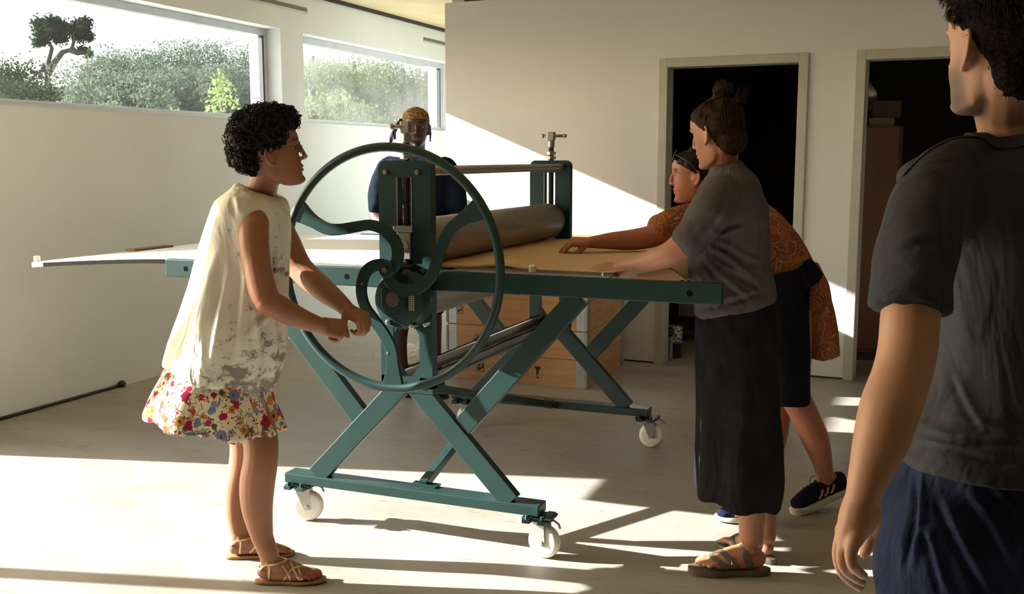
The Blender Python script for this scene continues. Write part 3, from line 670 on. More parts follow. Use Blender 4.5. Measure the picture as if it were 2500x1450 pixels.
# ================================================================ PEOPLE
class Fr:                                            # local frame
    def __init__(s, O, X, Z, scale=1.0):
        s.O = np.asarray(O, float); s.X = nrm(X); s.Y = nrm(np.cross(Z, s.X)); s.Z = np.cross(s.X, s.Y); s.s = scale
    def __call__(s, x, y, z): return s.O + (s.X*x + s.Y*y + s.Z*z)*s.s
    def loc(s, v): d = (v - s.O)/s.s; return np.stack([d@s.X, d@s.Y, d@s.Z], 1)
    @property
    def ax(s): return (s.X, s.Y, s.Z)
def head_frame(O, yaw, pitch=0, roll=0, s=1.0):       # yaw 0 faces the right of the room view, 90 away from it; pitch up positive
    a = math.radians(yaw); h = _R*math.cos(a) + _Fh*math.sin(a); p = math.radians(pitch)
    X = h*math.cos(p) + _Z*math.sin(p); Z = -h*math.sin(p) + _Z*math.cos(p); side_ = np.cross(Z, X); r = math.radians(roll); Z = Z*math.cos(r) + side_*math.sin(r)
    return Fr(O, X, Z, s)
SL_ = [(-.104,.074,.040,.015),(-.098,.085,.020,.030),(-.086,.089,.0,.043),(-.072,.088,-.025,.051),(-.060,.086,-.040,.055),(-.046,.089,-.052,.059),(-.03,.090,-.060,.063),(-.01,.088,-.070,.067),
       (.006,.087,-.079,.070),(.02,.088,-.086,.072),(.034,.095,-.091,.073),(.05,.097,-.093,.074),(.07,.094,-.092,.073),(.09,.082,-.082,.068),(.105,.064,-.066,.058),(.117,.038,-.044,.040),(.123,.012,-.018,.018)]
def add_head(mb, F, nose=1.0, jaw=1.0, lips=1.0):
    R = []
    for z, fx, bx, w in SL_:
        w2 = w*(jaw if z < -.02 else 1); ring = []; xc = (fx+bx)/2 if z < -.09 else 0.0
        for t in np.linspace(0, 2*math.pi, 32, endpoint=False):
            c, s = math.cos(t), math.sin(t); x = xc + (fx-xc)*c if c > 0 else xc + (xc-bx)*c; y = w2*s*(1 - .10*max(0, c)**2)
            y = math.copysign(abs(s)**.85, s)*w2*(1-.12*max(0, c)); ring.append(F(x, y, z))
        R.append(ring)
    mb.loft(R)
    n = nose
    mb.chain([F(.088,0,.034), F(.098*1,0,.016), F(.088+.016*n,0,-.006), F(.088+.0185*n,0,-.014)], np.array([.0065,.0068,.0075,.0085])*F.s, sub=4)
    for s in (-1, 1):
        mb.ell(F(.0955, s*.0095, -.018), np.array([.010,.0065,.007])*F.s, F.ax)
        mb.ell(F(.0665, s*.031, .0262), np.array([.0125,.016,.0070])*F.s, F.ax); mb.ell(F(.0655, s*.031, .0115), np.array([.0125,.016,.0050])*F.s, F.ax); mb.ell(F(.083, s*.027, .040), np.array([.008,.018,.006])*F.s, F.ax)           # brow ridge
    mb.ell(F(.0885,0,-.043), np.array([.0085,.021,.0055])*F.s*lips, F.ax); mb.ell(F(.087,0,-.0555), np.array([.0085,.018,.0060])*F.s*lips, F.ax)
    mb.ell(F(.082,0,-.088), np.array([.013,.018,.013])*F.s, F.ax)
    for s in (-1, 1):                                                                   # ears
        e = [F(-.002 + .017*math.sin(t)*(-1) - .004*math.cos(t), s*(.0735 + .009*max(0, math.sin(t)) + .004), .004 + .030*math.cos(t)) for t in np.linspace(-.75, 3.1, 12)]
        mb.chain(e, np.full(12, .0042*F.s), n=10, sub=2)
        mb.ell(F(-.008, s*.0745, .000), np.array([.0150,.0095,.0265])*F.s, F.ax); mb.ell(F(.0, s*.070, .0), np.array([.014,.008,.026])*F.s, F.ax); mb.ell(F(.002, s*.0745, -.026), np.array([.007,.0045,.009])*F.s, F.ax); mb.ell(F(.010, s*.072, -.006), np.array([.004,.006,.007])*F.s, F.ax)
def head_shape(v, F):
    L = F.loc(v); near = (np.abs(L).max(1) < .16); d = np.zeros(len(v))
    x, y, z = L.T
    for s in (-1, 1):
        d += -.0055*np.exp(-(((y-s*.031)/.013)**2 + ((z-.021)/.010)**2))*(x > .05)
        d += -.004*np.exp(-(((x+.001)/.008)**2 + ((z-.004)/.013)**2))*((s*y > .066) & (s*y < .09))
    mouth = -.0035*np.exp(-((z+.0495)/.0028)**2)*(np.abs(y) < .024)*(x > .07)
    out = v.copy(); out[near] += ((d[:, None]*(F.X*.9))[near] + (mouth[:, None]*F.X)[near])*F.s
    ear = near & (np.abs(y) > .066) & (np.abs(x) < .02) & (np.abs(z-.004) < .02)
    return out
def head_tint(v, F, skin_c, lip=(.30,.08,.06), brow=(.03,.02,.015), stubble=None, lipa=.55):
    L = F.loc(v); x, y, z = L.T; n = len(v); col = np.zeros((n, 4)); col[:, :3] = skin_c
    def put(a, c):
        m = a > col[:, 3]; col[m, :3] = c; col[m, 3] = a[m]
    ay = np.abs(y)
    put(np.clip(lipa*1.6*np.exp(-((z+.0495)/.0105)**4 - (ay/.023)**6), 0, lipa)*(x > .075), lip)
    put(.85*np.exp(-((z-.043-.004*np.cos((ay-.03)*60))/.0045)**4 - ((ay-.031)/.018)**6)*(x > .06), brow)
    put(.9*np.exp(-((z-.019)/.0022)**2 - ((ay-.031)/.013)**6)*(x > .06), (.02,.012,.01))
    if stubble is not None:
        c, a = stubble; nz_ = 1.0
        reg = 1/(1+np.exp(np.clip((z+.022-.35*np.clip(-x+.045, -.03, .06))/.008, -30, 30)))/(1+np.exp(-np.clip((x-.008)/.007, -30, 30)))/(1+np.exp(-np.clip((z+.108)/.006, -30, 30)))*(np.abs(x) < .2)*(ay < .12)
        reg = np.maximum(reg, np.exp(-((z+.031)/.007)**2)*(ay < .03)*(x > .07))
        reg *= 1-.9*np.exp(-((z+.050)/.009)**4 - (ay/.02)**6)*(x > .08); put(a*reg, c)
    return col
def add_hand(mb, W, d, n, side, curls, s=1.0, thumb=(.5, .5, .3), spread=.02, scale_pal=1.0):
    W = np.asarray(W, float); d = nrm(d); n = nrm(np.asarray(n, float) - d*np.dot(n, d)); side = nrm(np.asarray(side) - d*np.dot(side, d) - n*np.dot(side, n))
    off = [.029, .0095, -.0095, -.027]; L = [(.043,.026,.021), (.047,.029,.022), (.043,.027,.021), (.034,.021,.018)]; rad = [.0088, .009, .0085, .0075]; kn = [.088, .090, .085, .077]; tips = []
    for i in range(4):
        K = W + (d*kn[i] + side*off[i]*scale_pal)*s
        mb.chain([W + (d*.008 + side*off[i]*.55)*s, W + (d*.045 + side*off[i]*.85 - n*.003)*s, K], np.array([.014, .0135, .0115])*s, n=12, sub=3)
        dd = nrm(d + side*spread*(1.5-i)); nn = n; p = K; ps = [K]
        for k in range(3):
            a = math.radians(curls[i][k]); dd, nn = dd*math.cos(a) - nn*math.sin(a), nn*math.cos(a) + dd*math.sin(a); p = p + dd*L[i][k]*s; ps.append(p)
        mb.chain(ps, np.array([rad[i]*1.08, rad[i], rad[i]*.93, rad[i]*.80])*s, n=12, sub=4); tips.append((p, nn, dd))
    mb.ell(W + (d*.045 - n*.004)*s, np.array([.045, .036*scale_pal, .014])*s, (d, side, n))
    T0 = W + (d*.018 + side*.020)*s; td = nrm(d*thumb[0] + side*thumb[1] - n*thumb[2]); T1 = T0 + td*.042*s; t2 = nrm(td*.8 + d*.55 - n*.1); T2 = T1 + t2*.031*s; T3 = T2 + nrm(t2 + d*.2 - n*.15)*.024*s
    mb.chain([T0, T1, T2, T3], np.array([.0150, .0125, .0103, .0085])*s, n=12, sub=4); tips.append((T3, n, t2))
    return tips
class Foot(Fr):
    def __init__(s, heel, toe, lift=0.012, left=1, up=None, scale=1.0):
        heel = np.asarray(heel, float); toe = np.asarray(toe, float); Z = _Z if up is None else up
        super().__init__(heel + Z*lift, toe-heel, Z, scale); s.len = np.linalg.norm(toe-heel); s.left = left; s.s = s.len/.245
def add_foot(mb, F, ankle):
    S_ = F.s; L = F.left                                  # L=+1: inner side (big toe) towards -Y
    mb.ell(F(.030,0,.030), np.array([.032,.030,.030])*S_, F.ax)
    mb.chain([ankle, F(.045,0,.075), F(.075,0,.050), F(.115,-L*.004,.038), F(.155,-L*.006,.024), F(.18,-L*.004,.018)], np.array([.030,.034,.033,.031,.026,.018])*np.array([1,S_,S_,S_,S_,S_]), sub=4)
    mb.chain([F(.03,0,.028), F(.09,L*.014,.022), F(.165,L*.022,.015)], np.array([.028,.023,.016])*S_); mb.chain([F(.03,0,.028), F(.09,-L*.008,.026), F(.175,-L*.022,.016)], np.array([.028,.025,.019])*S_)
    for i, (y, x0, x1, r) in enumerate(((-.030,.185,.235,.0118), (-.012,.192,.240,.0088), (.003,.190,.230,.0082), (.017,.183,.218,.0078), (.030,.172,.203,.0075))):
        mb.chain([F(x0-.03, L*y*.9, .018), F(x0, L*y, .018), F((x0+x1)/2, L*y, .014), F(x1-r, L*y, .0085)], np.array([r, r*1.05, r, r*.9])*S_, n=10, sub=3)
    for s in (-1, 1): mb.ell(F(.048, s*.030, .072), np.array([.012,.009,.012])*S_, F.ax)
def finish_body(name, label, mb, mat_, heads=(), voxel=.004, smooth=5, tints=None, loc=None, hf=None):
    v, f, nr = remesh(mb, voxel, smooth)
    if hf is not None: v = head_shape(v, hf)
    col = np.zeros((len(v), 4)); col[:, :3] = .5
    if tints:
        for fn in tints:
            c = fn(v); m = c[:, 3] > col[:, 3]; col[m] = c[m]
    o = link(name, (v, f), mat_, smooth=True, origin=loc)
    at = o.data.color_attributes.new('tint', 'FLOAT_COLOR', 'POINT'); at.data.foreach_set('color', col.astype(np.float32).ravel())
    tag(o, label, 'person'); o['kind_note'] = 'body'; del o['kind_note']
    bvh = BVHTree.FromPolygons([tuple(p) for p in v], f)
    return o, bvh
def ring_px(A, B, w, hd, n=44, e=2.3, dwA=0, dwB=0, back=None):
    a = P(A[0], A[1], w+dwA); b_ = P(B[0], B[1], w+dwB); c = (a+b_)/2; ax = (b_-a)/2; t = nrm(ax); D = nrm(_Fh - t*np.dot(_Fh, t)); out = []
    for x in np.linspace(0, 2*math.pi, n, endpoint=False):
        cx, sx = math.cos(x), math.sin(x); out.append(c + ax*math.copysign(abs(cx)**(2/e), cx) + D*hd*math.copysign(abs(sx)**(2/e), sx))
    return np.array(out)
def loft_px(mb, rings, sub=4, n=44, e=2.3):
    R = [ring_px(*r[:4], n=n, e=e, **(r[4] if len(r) > 4 else {})) for r in rings]; arr = np.array(R); flat = arr.reshape(len(R), -1)
    pp_, _ = smooth_path(flat, np.zeros(len(R)), sub); mb.loft([r.reshape(-1, 3) for r in pp_]); return pp_.reshape(len(pp_), -1, 3)
def chain_px(mb, pts, sub=5, n=18):      # (u, v, radius px, w)
    return mb.chain([P(u, v, w) for u, v, r, w in pts], [r*w/FPX for u, v, r, w in pts], n=n, sub=sub)
def folds(v, nr, amp, sc, seed=0.0, thr=None):
    n1 = pnoise(v, sc, seed); n2 = pnoise(v, tuple(s*2.3 for s in sc), seed+3.1)
    return v + nr*((1-np.abs(n1)*2.2)*amp*.7 + n2*amp*.5)[:, None]
def garment(name, mb, m, parent, voxel=.006, smooth=4, amp=.004, sc=(9, 9, 3), seed=1.0, post=None, label=None):
    v, f, nr = remesh(mb, voxel, smooth)
    if amp: v = folds(v, nr, amp, sc, seed)
    if post is not None: v = post(v, nr)
    o = link(name, (v, f), m, parent, smooth=True)
    if label: o['label'] = label
    return o, BVHTree.FromPolygons([tuple(p) for p in v], f)
def creases(v, nr, L):
    d = v - _C; w = d@_F; u = 1250 + FPX*(d@_R)/w; q = 725 - FPX*(d@_U)/w; front = np.clip(-(nr*(d/np.linalg.norm(d, axis=1)[:, None])).sum(1)*2, 0, 1); out = np.zeros(len(v))
    for (a, b, wd, dp) in L:
        a = np.array(a, float); t = np.array(b, float)-a; ln = np.linalg.norm(t); t /= ln; s = (u-a[0])*t[0] + (q-a[1])*t[1]; n_ = (u-a[0])*-t[1] + (q-a[1])*t[0] + 5*np.sin(s/ln*5+a[0]); f = np.clip(s/(.25*ln), 0, 1)*np.clip((ln-s)/(.25*ln), 0, 1)
        out += dp*f*(np.exp(-(n_/wd)**2) - .8*np.exp(-((n_-1.7*wd)/wd)**2))
    return v + nr*(out*front)[:, None]
def ribbon(pts, bvh, width, thick, offset=.0015, m=None, name='strap', parent=None, sub=4, smoothc=2, hold=None):
    pts = np.array(pts, float); pts, _ = smooth_path(pts, np.zeros(len(pts)), sub); Nn = []; Q = []
    for p in pts:
        loc, no, i, d = bvh.find_nearest(Vector(p)); no = np.array(no); loc = np.array(loc)
        Q.append(loc + no*offset); Nn.append(no)
    Q = np.array(Q); Nn = np.array(Nn)
    for _ in range(smoothc):
        Q[1:-1] = (Q[:-2] + 2*Q[1:-1] + Q[2:])/4; Nn[1:-1] = (Nn[:-2] + 2*Nn[1:-1] + Nn[2:])/4
    R = []
    for i in range(len(Q)):
        t = nrm(Q[min(i+1, len(Q)-1)] - Q[max(i-1, 0)]); no = nrm(Nn[i] - t*np.dot(Nn[i], t)); b = np.cross(t, no); w = width/2
        R.append([Q[i]-b*w-no*thick*.5, Q[i]-b*w+no*thick*.7, Q[i]+no*thick, Q[i]+b*w+no*thick*.7, Q[i]+b*w-no*thick*.5])
    mb = MB().loft(R)
    return link(name, mb, m, parent, smooth=False, autosmooth=50)
def sole_mesh(F, z0, z1, wid=1.0, x0=-.012, x1=.252, n=40, flare=0.0):
    L = F.left; top = []; bot = []; pts = []
    for t in np.linspace(0, 2*math.pi, n, endpoint=False):
        c, s = math.cos(t), math.sin(t); x = (x0+x1)/2 + (x1-x0)/2*math.copysign(abs(c)**.9, c); u = (x-x0)/(x1-x0)
        w = (.031 + .014*min(1, max(0, (u-.25)/.45)) - .008*math.exp(-((u-.42)/.15)**2))*wid
        y = w*math.copysign(abs(s)**.75, s) - L*.006*u; pts.append((x, y))
    b = MB(); rings = []
    for z, k in ((z0, .97), (z0+.002, 1.0), ((z0+z1)/2, 1.0+flare), (z1-.0015, 1.0), (z1, .98)): rings.append([F((x-.12)*k+.12, y*k, z) for x, y in pts])
    return b.loft(rings)
def eyes(F, parent, iris=(.05, .025, .012)):
    b = MB(); c = MB()
    for s in (-1, 1): b.ell(F(.0655, s*.031, .0195), .0115*F.s); c.ell(F(.0755, s*.031, .019), np.array([.0022, .0055, .0055])*F.s, F.ax)
    e = link('eye', b, M_EYE, parent, smooth=True); link('iris', c, simple('iris_brown', iris, .2), e, smooth=True)
def hair_tufts(F, pts, m, parent, r=.0012, name='loose_hair'):
    b = MB()
    for p in pts: b.tube([F(*q) for q in p], [r*1.3]*(len(p)-1) + [r*.4], 5)
    return link(name, b, m, parent, smooth=True)

# ---------------------------------------------------------------- woman at the handwheel
wL = 3.56; HF = head_frame(P(667, 384, 3.40), 11, 9, 0, 1.0)
HF.O = P(664, 384, 3.39) + HF.Y*.074
ft1 = Foot(G(630, 1424), G(792, 1421), lift=.016, left=-1); ft2 = Foot(G(558, 1363), G(716, 1352), lift=.014, left=1)
mb = MB(); add_head(mb, HF, 1.05)
mb.chain([HF(-.02,0,-.035), P(645, 445, 3.50), P(632, 490, 3.56)], [.052, .050, .058])
mb.chain([P(612, 508, 3.46), P(632, 505, 3.56), P(660, 512, 3.68)], [.04, .05, .04])           # shoulders
mb.chain([P(625, 530, wL), P(600, 620, wL), P(585, 720, wL), P(570, 850, wL), P(560, 900, wL)], [.075, .10, .10, .12, .10])
chain_px(mb, [(624, 532, 34, 3.425), (619, 575, 38, 3.38), (628, 650, 36, 3.36), (642, 712, 35, 3.36), (655, 738, 32, 3.36)])
chain_px(mb, [(652, 735, 33, 3.36), (700, 762, 30, 3.38), (742, 781, 25, 3.42), (782, 795, 20, 3.46)])
chain_px(mb, [(672, 530, 30, 3.70), (702, 590, 31, 3.74), (733, 655, 32, 3.74), (790, 707, 29, 3.68), (832, 741, 22, 3.62), (848, 757, 19, 3.60)])
fist = [(70, 85, 50)]*4
add_hand(mb, P(780, 794, 3.46), P(830, 803, 3.50)-P(780, 794, 3.46), -_Fh*.75+_Z*.55, _Z*.6+_Fh*.5, [(62, 80, 45), (66, 84, 45), (70, 86, 45), (74, 86, 45)], .98, thumb=(.85, .2, .3))
add_hand(mb, P(846, 752, 3.60), P(888, 778, 3.56)-P(846, 752, 3.60), _R*.5+_Z*.62-_Fh*.55, -_Fh*.7-_Z*.4, [(70, 75, 40), (64, 78, 42), (60, 76, 40), (56, 72, 40)], .98, thumb=(.45, .55, .55))
chain_px(mb, [(570, 890, 48, 3.54), (602, 990, 46, 3.52), (632, 1058, 44, 3.50), (637, 1115, 42, 3.48), (628, 1180, 43, 3.49), (628, 1240, 38, 3.50), (640, 1310, 27, 3.52)])
mb.chain([P(640, 1310, 3.52), ft1(.045, 0, .09)], [.0375, .033])
chain_px(mb, [(570, 890, 48, 3.62), (588, 1000, 44, 3.66), (600, 1070, 40, 3.70), (596, 1125, 36, 3.73), (583, 1190, 34, 3.74), (580, 1250, 30, 3.75), (586, 1310, 21, 3.76)])
mb.chain([P(586, 1310, 3.76), ft2(.045, 0, .09)], [.032, .030])
add_foot(mb, ft1, ft1(.045, 0, .09)); add_foot(mb, ft2, ft2(.045, 0, .09))
M_SK1 = skin('tanned_skin', (.27, .115, .06))
def toenail(F, c=(.45, .03, .03)):
    def fn(v):
        col = np.zeros((len(v), 4)); col[:, :3] = c; L = F.loc(v); x, y, z = L.T
        for yy, x1 in ((-.030,.235), (-.012,.240), (.003,.230), (.017,.218), (.030,.203)): col[:, 3] = np.maximum(col[:, 3], 1.0*np.exp(-((x-x1+.008)/.0065)**4 - ((y-F.left*yy)/.0065)**4)*(z > .0105)*(z < .03)*(x > .15))
        return col
    return fn
A, bvA = finish_body('person', 'woman with short curly black hair and glasses working at the press handwheel', mb, M_SK1, voxel=.0036, smooth=5, hf=HF,
                     tints=[lambda v: head_tint(v, HF, (.4, .19, .1)), toenail(ft1), toenail(ft2)], loc=(G(640, 1400)[0], G(640, 1400)[1], 0))
eyes(HF, A)
# curly hair
def px_local(F, u, v, w): return P(u, v, w)
mb = MB()
for u, v, ru, rv, d, *ww in ((622, 330, 62, 66, .082), (655, 300, 55, 44, .080), (690, 292, 36, 32, .062), (598, 372, 38, 42, .070), (630, 395, 26, 36, .060), (585, 345, 30, 40, .05), (664, 322, 36, 40, .026, 3.395), (645, 345, 26, 34, .026, 3.395), (640, 300, 48, 38, .03, 3.40), (605, 340, 44, 52, .03, 3.40), (600, 390, 34, 30, .03, 3.41), (664, 322, 36, 40, .026, 3.53), (605, 340, 44, 52, .03, 3.53)):
    mb.ell(P(u, v, ww[0] if ww else 3.46), (ru*3.46/FPX, d, rv*3.46/FPX), (_R, _Fh, _Z), 24, 16)
v, f, nr = remesh(mb, .005, 3)
face = HF.loc(v); 
v = v + nr*(.009*pnoise(v, (55, 55, 55)) + .006*pnoise(v, (130, 130, 130)))[:, None]
hb = link('hair', (v, f), M_HAIR, A, smooth=True); bvH = BVHTree.FromPolygons([tuple(p) for p in v], f)
b = MB(); idx = RNG.choice(len(v), 2600)
for i in idx:
    p = v[i]; L = HF.loc(p[None])[0]
    if L[0] > .085 and L[2] < .06: continue
    if L[0] > .02 and L[2] < .03: continue
    no = nr[i]; a, c = perp(no); t0 = RNG.uniform(0, 6.28); a, c = a*math.cos(t0)+c*math.sin(t0), c*math.cos(t0)-a*math.sin(t0)
    R0 = RNG.uniform(.004, .0085); tl = RNG.uniform(-.4, .8); ax2 = nrm(c + no*tl); e0 = RNG.uniform(3.5, 5.6)
    pts = [p - no*.004 + no*(.35*R0 + .006*k/9) + (nrm(no)*math.sin(-1+e0*k/9) + ax2*math.cos(-1+e0*k/9))*R0 for k in range(10)]
    b.tube(pts, [.0015]*8+[.0010, .0005], 4)
link('curl', b, M_HAIR, hb, smooth=True)
# glasses
gl = MB()
for s in (-1, 1):
    gl.tube([HF(.096 - .004*math.cos(t)*0, s*(.032 + .024*math.cos(t)), .018 + .019*math.sin(t)) for t in np.linspace(0, 2*math.pi, 28, endpoint=False)], .0027*HF.s, 6, closed=True)
    gl.tube([HF(.097, s*.056, .026), HF(.06, s*.074, .026), HF(.01, s*.079, .020), HF(-.008, s*.080, .006)], .0026, 6)
gl.tube([HF(.100, -.009, .022), HF(.103, 0, .025), HF(.100, .009, .022)], .0018, 6)
go = link('glasses', gl, simple('tortoiseshell', (.10, .03, .018), .3), A, smooth=True)
b = MB()
for s in (-1, 1): b.cyl(HF(.0975, s*.032, .018), HF(.0985, s*.032, .018), .019, 24)
link('lens', b, glass('spectacle_lens', 0), go)
link('nose_ring', MB().tube([HF(.104+.004*math.cos(t), -.016, -.02+.004*math.sin(t)) for t in np.linspace(0, 6.28, 12, endpoint=False)], .0007, 5, closed=True), M_BRIGHT, A)
# sleeveless top
def _top(nt, b):
    n = tex(nt, 'ShaderNodeTexNoise', 6, 5); r = ramp(nt, n.outputs[0], [(0.3, (.62, .58, .50)), (0.7, (.72, .69, .61))])
    s1 = tex(nt, 'ShaderNodeTexNoise', 13, 6, (1, 1, 1.6), .75); tc = N(nt, 'ShaderNodeTexCoord'); sx = N(nt, 'ShaderNodeSeparateXYZ'); nt.links.new(tc.outputs['Object'], sx.inputs[0])
    lowz = N(nt, 'ShaderNodeMapRange'); nt.links.new(sx.outputs[2], lowz.inputs[0]); lowz.inputs[1].default_value = .30; lowz.inputs[2].default_value = .0; lowz.inputs[3].default_value = 0; lowz.inputs[4].default_value = .17
    fx = N(nt, 'ShaderNodeMapRange'); nt.links.new(sx.outputs[0], fx.inputs[0]); fx.inputs[1].default_value = -.05; fx.inputs[2].default_value = .15; fx.inputs[3].default_value = -.06; fx.inputs[4].default_value = .085
    q = math_(nt, 'ADD', math_(nt, 'ADD', s1.outputs[0], lowz.outputs[0]), fx.outputs[0]); k = ramp(nt, q, [(0.66, (0, 0, 0)), (0.74, (1, 1, 1))])
    nt.links.new(mixc(nt, math_(nt, 'MULTIPLY', k.outputs[0], .72), r.outputs[0], (.07, .06, .055)), b.inputs['Base Color']); w = tex(nt, 'ShaderNodeTexNoise', 400, 2); bump(nt, b, w.outputs[0], .1, .002); cr = tex(nt, 'ShaderNodeTexNoise', 7, 3, (1, 1, .35), .5); cr.inputs['Distortion'].default_value = 1.0; bump(nt, b, cr.outputs[0], 0.6, 0.05)
M_TOP = mat('stained_white_cotton', (.7, .66, .58), .95, spec=.1, build=_top)
mb = MB()
loft_px(mb, [((578, 448), (662, 478), 3.55, .085), ((560, 466), (688, 488), 3.54, .135), ((532, 500), (697, 516), 3.54, .172), ((508, 560), (704, 574), 3.54, .165), ((490, 630), (704, 650), 3.54, .158), ((474, 695), (698, 715), 3.54, .16),
             ((456, 755), (693, 780), 3.54, .17), ((436, 815), (690, 850), 3.54, .18), ((416, 872), (672, 915), 3.54, .19), ((413, 884), (664, 944), 3.54, .192)], e=2.15)
mb.ell(P(618, 520, 3.435), (38*3.43/FPX, .05, 34*3.43/FPX), (_R, _Fh, _Z))
def topfold(v, nr):
    zc = P(600, 470, 3.54)[2]; k = np.clip((zc - v[:, 2])/.35, 0, 1)
    ang = np.arctan2((v-P(570, 700, 3.54))@_Fh, (v-P(570, 700, 3.54))@_R)
    v = v + nr*(k*(.009*np.sin(ang*9 + 2*np.sin(ang*2+1)) ))[:, None]
    return creases(v, nr, [((598, 600), (585, 905), 9, .010), ((560, 620), (520, 900), 10, .010), ((530, 600), (470, 850), 9, .008), ((632, 720), (628, 900), 8, .009), ((566, 478), (592, 520), 7, .006), ((655, 760), (610, 830), 9, .008), ((672, 560), (668, 700), 6, .005)])
top, bvT = garment('top', mb, M_TOP, A, .006, 3, .010, (9, 9, 2.2), 2.0, topfold)
top['label'] = 'sleeveless white top with ink stains'
# arm-hole binding, near side
b = MB(); c0 = P(618, 545, 3.37)
# printed words on the chest
def decal_text(txt, u, v, w, size, bvh, m, parent, name='print', rot=0.0, shear=0.0):
    cu = bpy.data.curves.new('t', 'FONT'); cu.body = txt; cu.size = size; cu.shear = shear; cu.resolution_u = 2
    o = bpy.data.objects.new('t', cu); COL.objects.link(o); dg = bpy.context.evaluated_depsgraph_get(); me = bpy.data.meshes.new_from_object(o.evaluated_get(dg)); bpy.data.objects.remove(o)
    bm = bmesh.new(); bm.from_mesh(me); bmesh.ops.triangulate(bm, faces=bm.faces); bmesh.ops.subdivide_edges(bm, edges=[e for e in bm.edges if e.calc_length() > size*.2], cuts=1); bm.to_mesh(me); bm.free()
    base = P(u, v, w); vs = []; D = ray(u, v); cr, sr = math.cos(rot), math.sin(rot)
    for vt in me.vertices:
        x, y = vt.co.x*cr - vt.co.y*sr, vt.co.x*sr + vt.co.y*cr; q = base + _R*x + _Z*y; hit = bvh.ray_cast(Vector(_C), Vector(nrm(q-_C)))
        vs.append(np.array(hit[0]) - _Fh*.0015 if hit[0] is not None else q)
    return link(name, (np.array(vs), [tuple(p.vertices) for p in me.polygons]), m, parent)
decal_text('dler', 663, 663, 3.54, .022, bvT, M_INK, top, 'printed_word', .08, .35)
decal_text('A', 680, 636, 3.54, .022, bvT, M_INK, top, 'printed_word', .3, .5)
b = MB(); 
pts = [(0, 0), (.0, .016), (.006, .019), (.012, .016), (.012, 0), (.006, -.006)]
cr = []
for x, y in pts:
    q = P(668, 641, 3.54) + _R*x + _Z*y; h = bvT.ray_cast(Vector(_C), Vector(nrm(q-_C))); cr.append(np.array(h[0]) - _Fh*.001 if h[0] is not None else q)
link('printed_crest', b.tube(cr, .0008, 5, closed=True), M_INK, top)
# flowered skirt
def _floral(nt, b):
    base = (.70, .62, .44)
    n = tex(nt, 'ShaderNodeTexNoise', 5, 2); last = ramp(nt, n.outputs[0], [(0, (.66, .58, .42)), (1, (.74, .67, .50))]).outputs[0]
    def layer(last, sc, seed, rad, cols, ns=60, na=.010):
        tc = N(nt, 'ShaderNodeTexCoord'); mp = N(nt, 'ShaderNodeMapping'); mp.inputs['Location'].default_value = (seed, seed*.7, seed*.3); nt.links.new(tc.outputs['Object'], mp.inputs[0])
        nn = N(nt, 'ShaderNodeTexNoise'); nn.inputs['Scale'].default_value = ns; nt.links.new(mp.outputs[0], nn.inputs['Vector'])
        ad = N(nt, 'ShaderNodeMix', data_type='RGBA', blend_type='ADD'); ad.inputs[0].default_value = na*2; nt.links.new(mp.outputs[0], ad.inputs[6]); nt.links.new(nn.outputs[1], ad.inputs[7])
        vo = N(nt, 'ShaderNodeTexVoronoi'); vo.inputs['Scale'].default_value = sc; vo.inputs['Randomness'].default_value = .75; nt.links.new(ad.outputs[2], vo.inputs['Vector'])
        sp = N(nt, 'ShaderNodeSeparateColor'); nt.links.new(vo.outputs['Color'], sp.inputs[0])
        cr = ramp(nt, sp.outputs[0], [(i/len(cols), c) for i, c in enumerate(cols)], 'CONSTANT')
        rr = math_(nt, 'MULTIPLY', math_(nt, 'ADD', sp.outputs[1], .35), rad)
        k = math_(nt, 'LESS_THAN', vo.outputs['Distance'], rr); cen = math_(nt, 'LESS_THAN', vo.outputs['Distance'], math_(nt, 'MULTIPLY', rr, .28))
        c = mixc(nt, cen, cr.outputs[0], (.10, .03, .05)); return mixc(nt, k, last, c)
    def stems(last, sc, seed, th, c):
        tc = N(nt, 'ShaderNodeTexCoord'); mp = N(nt, 'ShaderNodeMapping'); mp.inputs['Location'].default_value = (seed, 0, seed); nt.links.new(tc.outputs['Object'], mp.inputs[0])
        vo = N(nt, 'ShaderNodeTexVoronoi'); vo.feature = 'DISTANCE_TO_EDGE'; vo.inputs['Scale'].default_value = sc; nt.links.new(mp.outputs[0], vo.inputs['Vector'])
        nn = N(nt, 'ShaderNodeTexNoise'); nn.inputs['Scale'].default_value = 22; nt.links.new(mp.outputs[0], nn.inputs['Vector'])
        k = math_(nt, 'MULTIPLY', math_(nt, 'LESS_THAN', vo.outputs['Distance'], th), math_(nt, 'GREATER_THAN', nn.outputs[0], .50)); return mixc(nt, k, last, c)
    last = stems(last, 42, 2.0, .035, (.10, .09, .05)); last = stems(last, 27, 5.0, .03, (.13, .10, .06))
    last = layer(last, 66, 3.3, .30, [(.45, .10, .06), (.30, .30, .42), (.55, .22, .06), (.40, .05, .10), (.70, .62, .44)])
    last = layer(last, 42, 7.7, .42, [(.09, .10, .05), (.36, .03, .05), (.70, .62, .44), (.52, .16, .04), (.70, .62, .44)])
    last = layer(last, 25, 1.3, .48, [(.36, .018, .035), (.48, .07, .03), (.26, .24, .38), (.30, .012, .06), (.50, .20, .05), (.16, .20, .32)])
    nt.links.new(last, b.inputs['Base Color']); w = tex(nt, 'ShaderNodeTexNoise', 400, 2); bump(nt, b, w.outputs[0], .1, .002)
M_FLORAL = mat('flowered_cotton', (.7, .62, .44), .9, spec=.1, build=_floral)
mb = MB(); loft_px(mb, [((430, 850), (650, 905), 3.56, .165), ((405, 905), (656, 950), 3.56, .195), ((378, 955), (664, 990), 3.56, .215), ((366, 985), (680, 1030), 3.56, .228), ((366, 1000), (690, 1052), 3.56, .236)], e=2.1)
